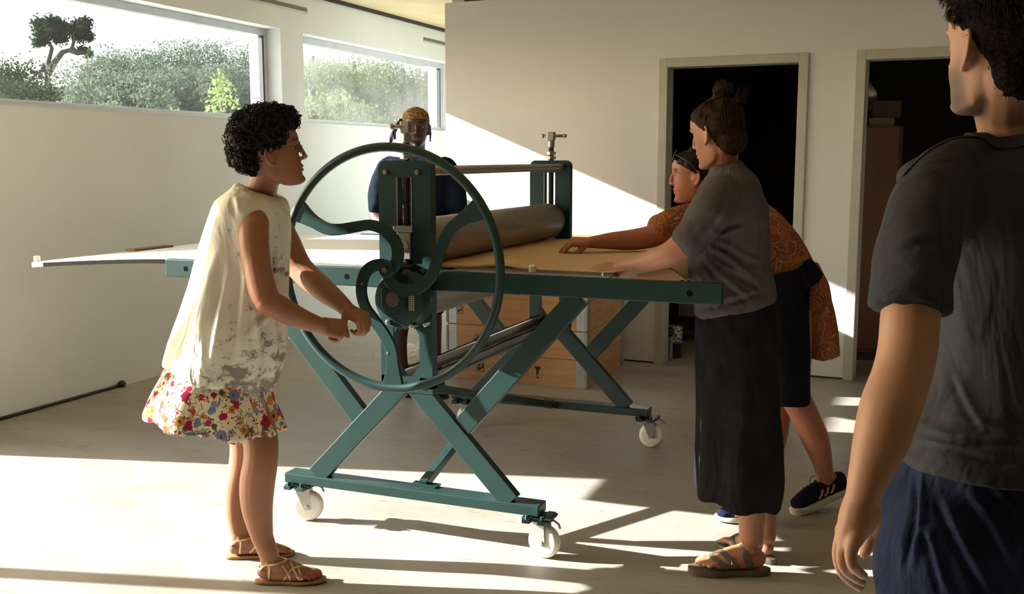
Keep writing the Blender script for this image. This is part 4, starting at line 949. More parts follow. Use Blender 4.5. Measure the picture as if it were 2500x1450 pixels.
skc = P(530, 950, 3.56)
def skfold(v, nr):
    k = np.clip((skc[2]+.06 - v[:, 2])/.22, 0, 1)**.8; ang = np.arctan2((v-skc)@_Fh, (v-skc)@_R); return v + nr*(k*(.014*np.sin(ang*10+1.0+1.4*np.sin(ang*2))))[:, None]
sk, _b = garment('skirt', mb, M_FLORAL, A, .006, 3, .002, (8, 8, 3), 4.0, skfold); sk['label'] = 'cream skirt with red and blue flowers'
# gold sandals
M_GOLD = simple('gold_leather', (.58, .48, .28), .35, .65, d=.1); M_SOLE = simple('tan_leather_sole', (.30, .15, .06), .6); M_SOLE2 = simple('dark_outsole', (.08, .045, .03), .7)
def flat_sandal(F, lab):
    s = link('sandal', sole_mesh(F, -.012, -.002), M_SOLE, A, autosmooth=40); link('outsole', sole_mesh(F, -.0162, -.012), M_SOLE2, s, autosmooth=40)
    L = F.left
    def st(pts, w=.008): return ribbon([F(*p) for p in pts], bvA, w*.8, .0018, .001, M_GOLD, 'strap', s)
    st([(.0, -.04, .055), (-.01, 0, .058), (.0, .04, .055), (.035, .045, .062), (.085, .04, .075), (.115, .0, .085), (.085, -.04, .075), (.035, -.045, .062), (.0, -.04, .055)])
    for y in (-1, 1): st([(.05, y*.05, .06), (.045, y*.045, .03), (.045, y*.036, .0)])
    for y in (-1, 1): st([(.095, y*.03, .065), (.12, y*.045, .035), (.125, y*.045, .0)], .008)
    st([(.10, L*.05, .0), (.13, L*.03, .05), (.165, -L*.0, .045), (.19, -L*.021, .03)], .007); st([(.125, L*.01, .07), (.15, L*.045, .03), (.16, L*.05, .0)], .008)
    st([(.08, -L*.05, .0), (.12, -L*.03, .06), (.155, L*.02, .05), (.17, L*.05, .0)], .007)
    return s
flat_sandal(ft1, ''); flat_sandal(ft2, '')

# ---------------------------------------------------------------- woman with the bun
w1 = 3.60; HB = head_frame(P(1752, 338, 3.63), 133, -12, 0, 1.0); HB.O = P(1721, 333, 3.57) - HB.Y*.074
f1 = Foot(G(1868, 1402), G(1692, 1400), lift=.028, left=1); f2 = Foot(G(1884, 1376), G(1762, 1333), lift=.026, left=-1)
mb = MB(); add_head(mb, HB, .95, .95)
mb.chain([HB(-.02,0,-.035), P(1770, 400, 3.64), P(1776, 446, 3.62)], [.052, .047, .046])
mb.chain([P(1762, 478, 3.48), P(1780, 468, 3.60), P(1800, 470, 3.72)], [.04, .06, .04])
mb.chain([P(1782, 525, w1), P(1775, 600, w1), P(1785, 720, w1), P(1795, 800, w1)], [.08, .105, .10, .11])
chain_px(mb, [(1752, 488, 32, 3.46), (1702, 560, 34, 3.42), (1655, 608, 33, 3.44), (1622, 626, 30, 3.47), (1570, 643, 26, 3.55), (1515, 655, 18, 3.64)])
add_hand(mb, P(1517, 655, 3.64), P(1430, 655, 3.74)-P(1517, 655, 3.64), _Z*.75-_Fh*.4, _Fh, [(12, 18, 14), (15, 22, 14), (18, 24, 14), (20, 26, 16)], .98, thumb=(.8, .35, .45))
chain_px(mb, [(1800, 495, 32, 3.74), (1745, 590, 31, 3.80), (1680, 648, 29, 3.82), (1610, 667, 24, 3.86), (1545, 673, 18, 3.90)])
add_hand(mb, P(1548, 671, 3.90), P(1460, 667, 3.98)-P(1548, 671, 3.90), _Z, -_Fh, [(14, 20, 14)]*4, .95, thumb=(.8, .35, .4))
chain_px(mb, [(1790, 800, 52, 3.57), (1800, 950, 48, 3.56), (1812, 1080, 42, 3.56), (1824, 1160, 38, 3.56), (1834, 1240, 34, 3.55), (1834, 1310, 29, 3.56)])
mb.chain([P(1834, 1310, 3.56), f1(.045, 0, .09)], [.041, .035])
chain_px(mb, [(1800, 800, 50, 3.64), (1830, 950, 44, 3.66), (1850, 1080, 36, 3.68), (1864, 1160, 30, 3.70), (1872, 1250, 24, 3.72), (1874, 1310, 20, 3.72)])
mb.chain([P(1874, 1310, 3.72), f2(.045, 0, .09)], [.030, .030])
add_foot(mb, f1, f1(.045, 0, .09)); add_foot(mb, f2, f2(.045, 0, .09))
M_SK2 = skin('fair_skin', (.35, .155, .088))
B, bvB = finish_body('person', 'woman with a hair bun, grey shirt and long black trousers leaning over the press', mb, M_SK2, voxel=.0036, smooth=5, hf=HB,
                     tints=[lambda v: head_tint(v, HB, (.5, .26, .15), lip=(.42, .14, .1))], loc=(G(1800, 1390)[0], G(1800, 1390)[1], 0))
eyes(HB, B)
def strands(bvh, F, n, start, end_, m, parent, name, r=.0016, wig=.006, off=.003):
    b = MB()
    for i in range(n):
        a = start(i); e = end_(i); pts = []
        for k in range(9):
            t = k/8; q = a*(1-t) + e*t; q = q + np.array([RNG.normal(0, wig*.3) for _ in range(3)]); W_ = F(*q); h = bvh.find_nearest(Vector(W_))
            pts.append(np.array(h[0]) + np.array(h[1])*(off*math.sin(math.pi*t)+.0005))
        b.tube(pts, [r*(.4+math.sin(math.pi*(k+.5)/9.5)) for k in range(9)], 5)
    return link(name, b, m, parent, smooth=True)
def hair_cap(F, parent, m, extra=(), cut=None, voxel=.0045, grow=.010, noise_=.003, name='hair', hs=.034):
    mb = MB(); R = []
    for z, fx, bx, w in SL_[5:]:
        fx2, bx2, w2 = fx+grow*.55, bx-grow, w+grow*.75; ring = []
        for t in np.linspace(0, 2*math.pi, 32, endpoint=False):
            c, s = math.cos(t), math.sin(t); x = fx2*c if c > 0 else -bx2*c
            lim = cut(z) if cut else 9
            x = min(x, lim); ring.append(F(x, math.copysign(abs(s)**.85, s)*w2*(1-.12*max(0, c)), z))
        R.append(ring)
    R.append([F(*(np.array([0, 0, .123+grow]) + np.array([.02*math.cos(t), .02*math.sin(t), 0]))) for t in np.linspace(0, 2*math.pi, 32, endpoint=False)])
    mb.loft(R)
    for e in extra: mb.ell(F(*e[0]), np.array(e[1])*F.s, F.ax) if e[0] is not None else None
    v, f, nr = remesh(mb, voxel, 4); L = F.loc(v)
    v = v + nr*(noise_*pnoise(np.stack([L[:, 0]*1, L[:, 1]*4, L[:, 2]*1], 1), (18, 22, 18)) + noise_*.6*pnoise(np.stack([L[:, 0]*1, L[:, 1]*6, L[:, 2]*1], 1), (40, 50, 40)))[:, None]
    return link(name, (v, f), m, parent, smooth=True), BVHTree.FromPolygons([tuple(p) for p in v], f)
cutf = lambda z: np.interp(z, [-.05, .0, .03, .05, .07, .09, .13], [-.035, -.022, .012, .035, .062, .075, .07])
hb2, bvh2 = hair_cap(HB, B, M_HAIRB, [((-.055, 0, -.02), (.055, .062, .06)), ((-.04, 0, .07), (.065, .07, .06)), ((-.050, 0, .155), (.036, .036, .030)), ((-.035, 0, .132), (.03, .03, .02))], cutf, grow=.012)
strands(bvh2, HB, 130, lambda i: np.array([RNG.uniform(-.03, .06), RNG.uniform(-.07, .07), RNG.uniform(.02, .07)]) if i % 2 else np.array([RNG.uniform(-.1, -.05), RNG.uniform(-.06, .06), RNG.uniform(-.06, 0)]), lambda i: np.array([-.05, RNG.uniform(-.01, .01), .135]), M_HAIRB, hb2, 'hair_strand')
b = MB()
for i in range(50):
    t0 = RNG.uniform(0, 6.28); tl = RNG.uniform(-1, 1); rr = RNG.uniform(.026, .038); ax1 = nrm(RNG.normal(size=3)); ax2 = nrm(np.cross(ax1, RNG.normal(size=3)))
    c = HB(-.050, 0, .155); b.tube([c + (ax1*math.cos(t0+k*.35) + ax2*math.sin(t0+k*.35))*rr*.98 for k in range(10)], [.0015]*8+[.001, .0004], 5)
link('bun_strand', b, M_HAIRB, hb2, smooth=True); b = MB()
for i in range(26):
    y = RNG.uniform(-.02, .02); q = RNG.uniform(-.02, .02); b.tube([HB(-.07, y, .115), HB(-.098, y*1.2, .100+q*.3), HB(-.122, y*1.5, .104+q*.8), HB(-.138-q*.4, y*2+.01, .125+q*1.3)], [.0016, .0012, .0008, .0003], 5)
link('loose_hair', b, M_HAIRB, hb2, smooth=True); b = MB()
for i in range(40):
    y = RNG.uniform(-.055, -.02); b.tube([HB(.07, y*.6, .09), HB(.10, y, .07), HB(.112, y*1.1, .04+RNG.uniform(-.01, .01)), HB(.10, y*1.2, .005+RNG.uniform(-.01, .015))], [.003, .003, .002, .0006], 5)
link('fringe', b, M_HAIRB, hb2, smooth=True)
M_GREY = cloth('charcoal_grey_jersey', (.090, .080, .083)); M_BLK = cloth('black_linen', (.014, .013, .015), d=.25)
mb = MB()
loft_px(mb, [((1738, 408), (1810, 392), 3.63, .062), ((1734, 426), (1822, 414), 3.62, .09), ((1722, 444), (1844, 434), 3.61, .135), ((1704, 470), (1856, 466), 3.61, .165), ((1694, 520), (1868, 515), 3.60, .165), ((1688, 580), (1872, 575), 3.60, .15), ((1684, 640), (1876, 640), 3.60, .14), ((1690, 700), (1884, 690), 3.60, .14), ((1698, 745), (1886, 712), 3.60, .145), ((1700, 772), (1884, 728), 3.60, .145)])
chain_px(mb, [(1765, 470, 44, 3.47), (1735, 515, 50, 3.43), (1708, 555, 46, 3.42), (1686, 580, 43, 3.42)])
mb.add(*(lambda m_: (m_.v, m_.f))(MB().cyl(P(1690, 573, 3.42), P(1674, 592, 3.425), 41*3.42/FPX, 24)))
chain_px(mb, [(1800, 470, 44, 3.72), (1765, 540, 46, 3.78), (1735, 585, 42, 3.80)])
mb.add(*(lambda m_: (m_.v, m_.f))(MB().tube([P(1768, 428, 3.66) + (_R*math.cos(t)*.060 + _Fh*math.sin(t)*.062 + _Z*.012*math.cos(t)) for t in np.linspace(0, 6.283, 24, endpoint=False)], .006, 8, closed=True)))
sh, _b = garment('shirt', mb, M_GREY, B, .005, 3, .008, (5, 5, 9), 6.0, lambda v, nr: creases(v, nr, [((1722, 600), (1870, 690), 7, .010), ((1712, 615), (1840, 745), 7, .009), ((1735, 585), (1868, 640), 7, .008), ((1790, 480), (1722, 585), 8, .008), ((1700, 740), (1884, 706), 7, .009), ((1760, 650), (1880, 700), 6, .007), ((1695, 650), (1760, 765), 7, .007), ((1820, 560), (1740, 570), 7, .007)])); sh['label'] = 'charcoal grey short sleeved shirt'
mb = MB(); loft_px(mb, [((1708, 735), (1880, 715), 3.60, .135), ((1700, 800), (1892, 790), 3.60, .15), ((1703, 900), (1898, 900), 3.60, .155), ((1706, 1000), (1902, 1000), 3.60, .155), ((1705, 1100), (1905, 1100), 3.60, .155), ((1703, 1170), (1905, 1175), 3.60, .155), ((1703, 1205), (1892, 1235), 3.60, .15)], e=2.2)
tc_ = P(1800, 1000, 3.6)
def trf(v, nr):
    k = np.clip((tc_[2]+.3-v[:, 2])/.5, 0, 1); ang = np.arctan2((v-tc_)@_Fh, (v-tc_)@_R); return v + nr*(k*.008*np.sin(ang*7+.5))[:, None]
tr, _b = garment('trousers', mb, M_BLK, B, .007, 4, .006, (9, 9, 2.5), 9.0, trf); tr['label'] = 'loose black cropped trousers'
M_SAND = simple('olive_brown_leather', (.085, .065, .045), .55, d=.2); M_CORK = simple('cork_footbed', (.36, .27, .10), .8)
def thick_sandal(F):
    s = link('sandal', sole_mesh(F, -.028, -.004, 1.12, -.018, .262), M_SAND, B, autosmooth=40); 
    L = F.left
    b = MB(); link('sandal_rim', sole_mesh(F, -.006, .006, 1.13, -.019, .263), M_SAND, s, autosmooth=40) if False else None
    def st(pts, w): return ribbon([F(*p) for p in pts], bvB, w, .003, .0015, M_SAND, 'strap', s)
    st([(.05, L*.05, -.004), (.065, L*.05, .035), (.09, L*.01, .085), (.075, -L*.045, .045), (.05, -L*.05, -.004)], .026)
    st([(.10, L*.055, -.004), (.12, L*.05, .03), (.15, 0, .055), (.18, -L*.021, .035)], .02); st([(.15, -L*.055, -.004), (.165, -L*.04, .03), (.185, -L*.01, .035), (.165, L*.04, .03), (.13, L*.055, -.004)], .018)
    q = F(.115, L*.05, .035); h = bvB.find_nearest(Vector(q)); q = np.array(h[0]) + np.array(h[1])*.006; t = F.X; u_ = nrm(np.cross(np.array(h[1]), t)); b = MB()
    b.tube([q + t*.009 + u_*.007, q + t*.009 - u_*.007, q - t*.009 - u_*.007, q - t*.009 + u_*.007], .0012, 5, closed=True); link('buckle', b, M_BRIGHT, s)
    return s
thick_sandal(f1); thick_sandal(f2)

# ---------------------------------------------------------------- woman in the paisley tunic
w2 = 4.28; HC = head_frame(P(1697, 436, 4.30), 170, -4, 0, .98); HC.O = P(1697, 436, 4.24) - HC.Y*.074
mb = MB(); add_head(mb, HC, .95, 1.02)
mb.chain([HC(-.02,0,-.035), P(1735, 490, 4.3), P(1750, 520, 4.3)], [.052, .05, .06])
mb.chain([P(1715, 535, 4.46), P(1745, 525, 4.30), P(1745, 535, 4.14)], [.05, .07, .05])
mb.chain([P(1750, 535, w2), P(1820, 580, w2), P(1890, 640, w2), P(1925, 700, w2), P(1930, 760, w2)], [.10, .12, .11, .12, .12])
chain_px(mb, [(1705, 545, 34, 4.46), (1655, 562, 31, 4.47), (1600, 575, 28, 4.46), (1545, 585, 26, 4.45), (1490, 588, 21, 4.43), (1440, 592, 14, 4.41)])
add_hand(mb, P(1442, 590, 4.41), P(1400, 590, 4.40)-P(1442, 590, 4.41), _Z*.9-_Fh*.3, -_Fh, [(48, 20, 12), (42, 22, 12), (45, 30, 20), (50, 35, 25)], .98, thumb=(.7, .3, .6))
chain_px(mb, [(1735, 550, 34, 4.14), (1690, 600, 30, 4.08), (1640, 640, 26, 4.04), (1590, 652, 18, 4.0)])
add_hand(mb, P(1592, 650, 4.0), P(1520, 652, 4.02)-P(1592, 650, 4.0), _Z, _Fh, [(18, 20, 12)]*4, .95)
chain_px(mb, [(1925, 780, 60, 4.20), (1930, 880, 50, 4.20), (1940, 960, 38, 4.22), (1968, 1020, 34, 4.24), (1992, 1075, 33, 4.26), (2008, 1130, 24, 4.27), (2014, 1172, 21, 4.28)])
chain_px(mb, [(1920, 780, 58, 4.36), (1905, 880, 46, 4.36), (1900, 980, 33, 4.34), (1893, 1060, 30, 4.30), (1870, 1140, 26, 4.24), (1838, 1215, 18, 4.20)])
M_SK3 = skin('rosy_skin', (.36, .14, .09))
h1 = Foot(G(1930+85, 1258)+np.array([0, 0, .0]), G(1928, 1250), lift=.02, left=-1)
toe = G(1935, 1253); heel = P(2060, 1195, 4.32); upv = nrm(np.cross(nrm(toe-heel), np.array([-_Fh[0], -_Fh[1], 0]))); upv = upv if upv[2] > 0 else -upv
h1 = Foot(heel, toe + _Z*.01, lift=.0, left=-1, up=upv); toe2 = G(1748, 1272); h2 = Foot(G(1860, 1282), toe2, lift=.02, left=1)
mb.chain([P(2014, 1172, 4.28), h1(.05, 0, .075), h1(.10, 0, .03)], [.036, .036, .028]); mb.chain([P(1838, 1215, 4.20), h2(.045, 0, .07), h2(.1, 0, .03)], [.031, .033, .026])
Cc, bvC = finish_body('person', 'woman in an orange paisley tunic with sunglasses on her head reaching across the press', mb, M_SK3, voxel=.0042, smooth=5, hf=HC,
                     tints=[lambda v: head_tint(v, HC, (.5, .24, .14), lip=(.45, .10, .08))], loc=(G(1930, 1250)[0], G(1930, 1250)[1], 0))
eyes(HC, Cc)
cutC = lambda z: np.interp(z, [-.05, .0, .03, .05, .07, .09, .13], [-.035, -.022, .015, .045, .075, .085, .07])
hc3, bvh3 = hair_cap(HC, Cc, M_HAIR, [((-.04, 0, .05), (.07, .078, .075)), ((-.06, 0, -.03), (.045, .05, .05)), ((-.10, 0, .05), (.03, .03, .03))], cutC, grow=.010)
strands(bvh3, HC, 90, lambda i: np.array([RNG.uniform(-.02, .08), RNG.uniform(-.07, .07), RNG.uniform(.02, .09)]), lambda i: np.array([-.11, RNG.uniform(-.02, .02), .05]), M_HAIR, hc3, 'hair_strand')
b = MB(); ln = MB()
for s in (-1, 1):
    ring = [HC(.078 - .010*math.sin(t) , s*(.034+.027*math.cos(t)), .106 + .021*math.sin(t)) + HC.X*.004 for t in np.linspace(0, 2*math.pi, 24, endpoint=False)]
    b.tube(ring, .0016, 6, closed=True); ln.add(ring + [p + HC.X*.001 + HC.Z*.001 for p in ring], [tuple(range(24)), tuple(range(47, 23, -1))] + [(i, (i+1) % 24, 24+(i+1) % 24, 24+i) for i in range(24)])
    b.tube([HC(.078, s*.060, .106), HC(.02, s*.084, .07), HC(-.015, s*.086, .02)], .0016, 6)
sg = link('sunglasses', b, simple('sunglass_frame', (.1, .09, .08), .3, .4), Cc, smooth=True); link('lens', ln, simple('sunglass_lens', (.22, .21, .17), .15, .2), sg, smooth=False)
def _paisley(nt, b):
    n = tex(nt, 'ShaderNodeTexNoise', 7, 3); base = ramp(nt, n.outputs[0], [(0.35, (.13, .035, .02)), (0.5, (.30, .075, .03)), (0.65, (.20, .06, .025))]).outputs[0]
    for sc, sd, c, ln_ in ((16, 1.0, (.36, .27, .14), 26), (28, 4.0, (.42, .13, .05), 18), (22, 9.0, (.10, .11, .06), 20)):
        tc = N(nt, 'ShaderNodeTexCoord'); mp = N(nt, 'ShaderNodeMapping'); mp.inputs['Location'].default_value = (sd, sd, sd); nt.links.new(tc.outputs['Object'], mp.inputs[0])
        nn = N(nt, 'ShaderNodeTexNoise'); nn.inputs['Scale'].default_value = 14; nt.links.new(mp.outputs[0], nn.inputs['Vector'])
        ad = N(nt, 'ShaderNodeMix', data_type='RGBA', blend_type='ADD'); ad.inputs[0].default_value = .05; nt.links.new(mp.outputs[0], ad.inputs[6]); nt.links.new(nn.outputs[1], ad.inputs[7])
        vo = N(nt, 'ShaderNodeTexVoronoi'); vo.inputs['Scale'].default_value = sc; nt.links.new(ad.outputs[2], vo.inputs['Vector'])
        s_ = math_(nt, 'SINE', math_(nt, 'MULTIPLY', vo.outputs['Distance'], ln_)); k = ramp(nt, s_, [(.78, (0, 0, 0)), (.92, (1, 1, 1))]); base = mixc(nt, math_(nt, 'MULTIPLY', k.outputs[0], .75), base, c)
    nt.links.new(base, b.inputs['Base Color'])
M_PAIS = mat('orange_paisley_cotton', (.4, .12, .05), .9, spec=.1, build=_paisley)
mb = MB()
mb.loft([ring_px(*r[:4]) for r in (((1716, 492), (1712, 590), 4.30, .10), ((1745, 488), (1735, 640), 4.30, .17), ((1800, 484), (1780, 672), 4.30, .17), ((1850, 492), (1830, 690), 4.30, .16), ((1888, 514), (1860, 705), 4.30, .155), ((1925, 556), (1880, 715), 4.29, .155), ((1952, 596), (1890, 722), 4.28, .155), ((1966, 628), (1895, 728), 4.28, .155))])
chain_px(mb, [(1740, 545, 44, 4.40), (1690, 545, 46, 4.46), (1650, 548, 42, 4.47), (1618, 558, 37, 4.47)]); chain_px(mb, [(1760, 550, 44, 4.18), (1715, 580, 42, 4.10), (1690, 600, 38, 4.08)])
tn, _b = garment('tunic', mb, M_PAIS, Cc, .007, 3, .010, (8, 8, 8), 11.0); tn['label'] = 'rust orange paisley tunic'
mb = MB(); mb.loft([ring_px(*r[:4]) for r in (((1930, 655), (1990, 640), 4.27, .11), ((1938, 700), (2013, 690), 4.27, .14), ((1945, 760), (2026, 750), 4.27, .15), ((1950, 820), (2033, 805), 4.27, .155), ((1954, 868), (2037, 852), 4.27, .155))])
tl, _b = garment('tunic_tail', mb, M_PAIS, Cc, .007, 3, .007, (10, 10, 3), 13.0)
M_NAVY = cloth('black_navy_cotton', (.012, .012, .018), d=.2)
mb = MB(); mb.loft([ring_px(*r[:4]) for r in (((1800, 690), (1965, 640), 4.22, .145), ((1815, 740), (1968, 700), 4.22, .155), ((1835, 800), (1968, 790), 4.22, .16), ((1848, 880), (1970, 880), 4.22, .16), ((1856, 960), (1971, 972), 4.22, .155), ((1857, 972), (1971, 976), 4.22, .154))])
ap, _b = garment('apron', mb, M_NAVY, Cc, .007, 3, .003, (10, 10, 3), 15.0); ap['label'] = 'black apron tied at the back'
mb = MB(); mb.loft([ring_px(*r[:4]) for r in (((1868, 700), (1958, 616), 4.26, .166), ((1876, 722), (1976, 634), 4.26, .168), ((1882, 735), (1998, 662), 4.26, .166))])
garment('apron_tie', mb, M_NAVY, Cc, .007, 2, .001, (10, 10, 3), 16.0)
def sneaker(F, parent, bv_body, upper, side_y):
    mb = MB(); S_ = F.s
    mb.chain([F(.02, 0, .035), F(.06, 0, .04), F(.12, 0, .036), F(.17, 0, .028), F(.215, 0, .022)], np.array([.036, .038, .037, .036, .028])*S_, sub=4)
    mb.chain([F(.015, 0, .05), F(.03, 0, .06), F(.06, 0, .058), F(.09, 0, .052)], np.array([.032, .034, .037, .034])*S_, sub=4)
    mb.ell(F(.20, 0, .022), np.array([.042, .042, .024])*S_, F.ax)
    v, f, nr = remesh(mb, .004, 4); L = F.loc(v); v = v - F.Z*(np.minimum(L[:, 2]-.004, 0)*F.s)[:, None]
    L = F.loc(v); m_ = (L[:, 2] > .072); v[m_] -= np.outer((L[m_, 2]-.072)*F.s, F.Z)
    s = link('sneaker', (v, f), upper, parent, smooth=True); bv = BVHTree.FromPolygons([tuple(p) for p in v], f)
    link('sole', sole_mesh(F, -.016, .010, 1.02, -.016, .256), simple('off_white_rubber', (.52, .49, .43), .6), s, autosmooth=40)
    for k in range(3):
        x = .085 + k*.027; ribbon([F(x, side_y*.05, .012), F(x-.012, side_y*.05, .03), F(x-.022, side_y*.045, .052)], bv, .010, .001, .0008, simple('salmon_pink_leather', (.62, .25, .17), .6), 'stripe', s)
    b = MB()
    for k in range(5):
        x = .10 + k*.018; q = [F(x, y, .08) for y in np.linspace(-.018, .018, 6)]; b.tube([np.array(bv.find_nearest(Vector(p))[0]) + F.Z*.003 for p in q], .0022, 6)
    for sgn in (-1, 1):
        lp, lr = smooth_path(np.array([F(.10, 0, .080), F(.102, sgn*.018, .090), F(.116, sgn*.032, .082), F(.122, sgn*.026, .064), F(.108, sgn*.006, .074)]), np.full(5, .0016), 5); b.tube(lp, .0016, 6)
    link('lace', b, simple('black_lace', (.015, .015, .02), .9), s, smooth=True)
    return s
M_SUEDE = cloth('navy_suede', (.014, .017, .035), d=.3, weave=200)
sneaker(h1, Cc, bvC, M_SUEDE, 1); sneaker(h2, Cc, bvC, M_SUEDE, 1)

# ---------------------------------------------------------------- man behind the press
wM = 6.15; HD = head_frame(P(1016, 317, 6.05), -84, -4, 0, 1.0)
mb = MB(); add_head(mb, HD, .95, 1.0, 1.25)
mb.chain([HD(-.02,0,-.04), P(1016, 372, 6.15), P(1018, 395, wM)], [.055, .055, .065])
mb.chain([P(955, 424, wM), P(1018, 412, wM+.02), P(1080, 424, wM)], [.045, .07, .045])
mb.chain([P(1018, 445, wM), P(1018, 520, wM), P(1018, 620, wM), P(1018, 700, wM)], [.13, .13, .12, .13])
chain_px(mb, [(948, 428, 18, wM), (926, 475, 19, 6.12), (920, 530, 19, 6.08), (945, 548, 16, 5.98), (985, 538, 12, 5.92)]); chain_px(mb, [(1088, 428, 18, wM), (1110, 480, 19, 6.12), (1112, 535, 19, 6.08), (1070, 548, 16, 5.98), (1020, 540, 12, 5.92)])
add_hand(mb, P(983, 538, 5.92), P(1010, 528, 5.90)-P(983, 538, 5.92), -_Fh, _Z, [(40, 50, 30)]*4, 1.0); add_hand(mb, P(1022, 540, 5.92), P(1000, 528, 5.88)-P(1022, 540, 5.92), -_Fh, _Z, [(40, 50, 30)]*4, 1.0)
fm1 = Foot(G(1000, 948), G(1002, 972), left=1, lift=.02); fm2 = Foot(G(1068, 952), G(1078, 976), left=-1, lift=.02)
for F_ in (fm1, fm2):
    F_.s = 1.08; 
chain_px(mb, [(990, 700, 34, 6.2), (978, 770, 27, 6.22), (972, 820, 23, 6.24), (972, 860, 22, 6.27)]); mb.chain([P(972, 860, 6.27), P(984, 915, 6.3), fm1(.045, 0, .09)], [.055, .04, .038])
chain_px(mb, [(1040, 700, 34, 6.2), (1052, 770, 27, 6.22), (1056, 820, 22, 6.24), (1057, 860, 20, 6.27)]); mb.chain([P(1057, 860, 6.27), P(1064, 915, 6.3), fm2(.045, 0, .09)], [.05, .04, .038])
add_foot(mb, fm1, fm1(.045, 0, .09)); add_foot(mb, fm2, fm2(.045, 0, .09))
M_SK4 = skin('deep_brown_skin', (.075, .03, .019))
D, bvD = finish_body('person', 'bearded man in a yellow spotted headscarf and navy shirt standing behind the press', mb, M_SK4, voxel=.0050, smooth=4, hf=HD,
                     tints=[lambda v: head_tint(v, HD, (.1, .05, .03), lip=(.16, .05, .045), brow=(.01, .008, .007), stubble=((.010, .008, .007), .85))], loc=(G(1010, 955)[0], G(1010, 955)[1], 0))
eyes(HD, D)
mb = MB(); loft_px(mb, [((965, 384), (1070, 384), wM, .08), ((940, 396), (1096, 396), wM, .12), ((935, 430), (1102, 430), wM, .15), ((944, 500), (1100, 500), wM, .14), ((944, 570), (1098, 570), wM, .14), ((940, 650), (1100, 650), wM, .15), ((940, 680), (1100, 680), wM, .15)])
chain_px(mb, [(950, 415, 32, wM), (932, 460, 30, 6.13), (926, 505, 27, 6.09)]); chain_px(mb, [(1086, 415, 32, wM), (1105, 460, 30, 6.13), (1114, 500, 26, 6.09)])
garment('shirt', mb, cloth('navy_jersey', (.010, .014, .024), d=.2), D, .008, 4, .008, (7, 7, 4), 21.0)[0]['label'] = 'navy short sleeved shirt'
mb = MB(); loft_px(mb, [((944, 655), (1096, 655), wM+.02, .14), ((942, 700), (1094, 700), wM+.03, .145), ((946, 740), (1088, 740), wM+.04, .14), ((952, 765), (1082, 765), wM+.05, .12)])
garment('shorts', mb, M_NAVY, D, .008, 3, .004, (7, 7, 4), 22.0)
for F_ in (fm1, fm2):
    s = link('sandal', sole_mesh(F_, -.02, -.003, 1.08), M_BLACK, D, autosmooth=40); L = F_.left
    ribbon([F_(.05, L*.05, -.004), F_(.065, L*.05, .035), F_(.09, L*.01, .085), F_(.075, -L*.045, .045), F_(.05, -L*.05, -.004)], bvD, .024, .003, .0015, M_BLACK, 'strap', s)
    ribbon([F_(.14, L*.055, -.004), F_(.145, L*.03, .03), F_(.15, 0, .05), F_(.145, -L*.03, .03), F_(.14, -L*.055, -.004)], bvD, .03, .003, .0015, M_BLACK, 'strap', s)
def _leo(nt, b):
    v = tex(nt, 'ShaderNodeTexVoronoi', 62); v.inputs['Randomness'].default_value = .9; n = tex(nt, 'ShaderNodeTexNoise', 60, 3)
    s = math_(nt, 'ADD', v.outputs['Distance'], math_(nt, 'MULTIPLY', n.outputs[0], .5)); k = ramp(nt, s, [(.50, (0, 0, 0)), (.54, (1, 1, 1)), (.66, (1, 1, 1)), (.72, (0, 0, 0))]); nt.links.new(mixc(nt, k.outputs[0], (.27, .145, .028), (.022, .013, .008)), b.inputs['Base Color'])
M_LEO = mat('yellow_spotted_cloth', (.45, .26, .05), .9, build=_leo)
cutD = lambda z: np.interp(z, [-.05, .0, .03, .05, .06, .075, .13], [-.06, -.05, -.02, .03, .085, .12, .12])
hair_cap(HD, D, M_LEO, [((-.03, 0, .07), (.08, .078, .062))], cutD, voxel=.005, grow=.010, noise_=.002, name='headscarf')
b = MB()
for i in range(14):
    y = .078 + RNG.uniform(0, .012); x = RNG.uniform(-.06, .01); e = RNG.uniform(.02, .10); b.tube([HD(x, -y, .06), HD(x, -y-.025, .03), HD(x+.01, -y-.03-e*.35, -.005-e*.3), HD(x+.02, -y-.02-e*.5, -.03-e*.5)], [.006, .0055, .005, .003], 7)
for i in range(5):
    x = RNG.uniform(-.05, .0); b.tube([HD(x, .076, .03), HD(x, .085, -.02), HD(x+.01, .083, -.07)], [.006, .0055, .003], 7)
link('dreadlock', b, M_HAIR, D, smooth=True)

# ---------------------------------------------------------------- man in the foreground, seen from behind
wN = 1.80; HE = head_frame(P(2437, 130, 1.80), 110, 2, 0, 1.02); HE.O = P(2357, 126, 1.75) - HE.Y*.075
mb = MB(); add_head(mb, HE, .85, 1.08)
mb.chain([HE(-.025,0,-.03), P(2462, 250, 1.84), P(2480, 330, 1.87), P(2490, 380, 1.90)], [.060, .060, .064, .085])
mb.chain([P(2300, 475, 1.78), P(2480, 415, 1.90), P(2680, 450, 2.02)], [.045, .075, .045])
mb.chain([P(2500, 500, 1.94), P(2500, 700, 1.93), P(2470, 1000, 1.90), P(2470, 1200, 1.92)], [.085, .10, .11, .11])
chain_px(mb, [(2285, 485, 62, 1.74), (2246, 620, 72, 1.66), (2224, 760, 70, 1.64), (2216, 850, 70, 1.63), (2200, 920, 70, 1.62), (2172, 1000, 72, 1.60), (2148, 1085, 65, 1.59), (2122, 1160, 50, 1.58), (2106, 1215, 41, 1.58)], sub=5, n=24)
chain_px(mb, [(2690, 480, 60, 2.03), (2740, 620, 68, 2.04), (2760, 760, 66, 2.02), (2770, 900, 60, 2.0), (2770, 1050, 44, 1.95)], n=24)
hw_ = 1.585
def fch(pts): mb.chain([P(u, v, w) for u, v, r, w in pts], [r*w/FPX for u, v, r, w in pts], n=14, sub=4)
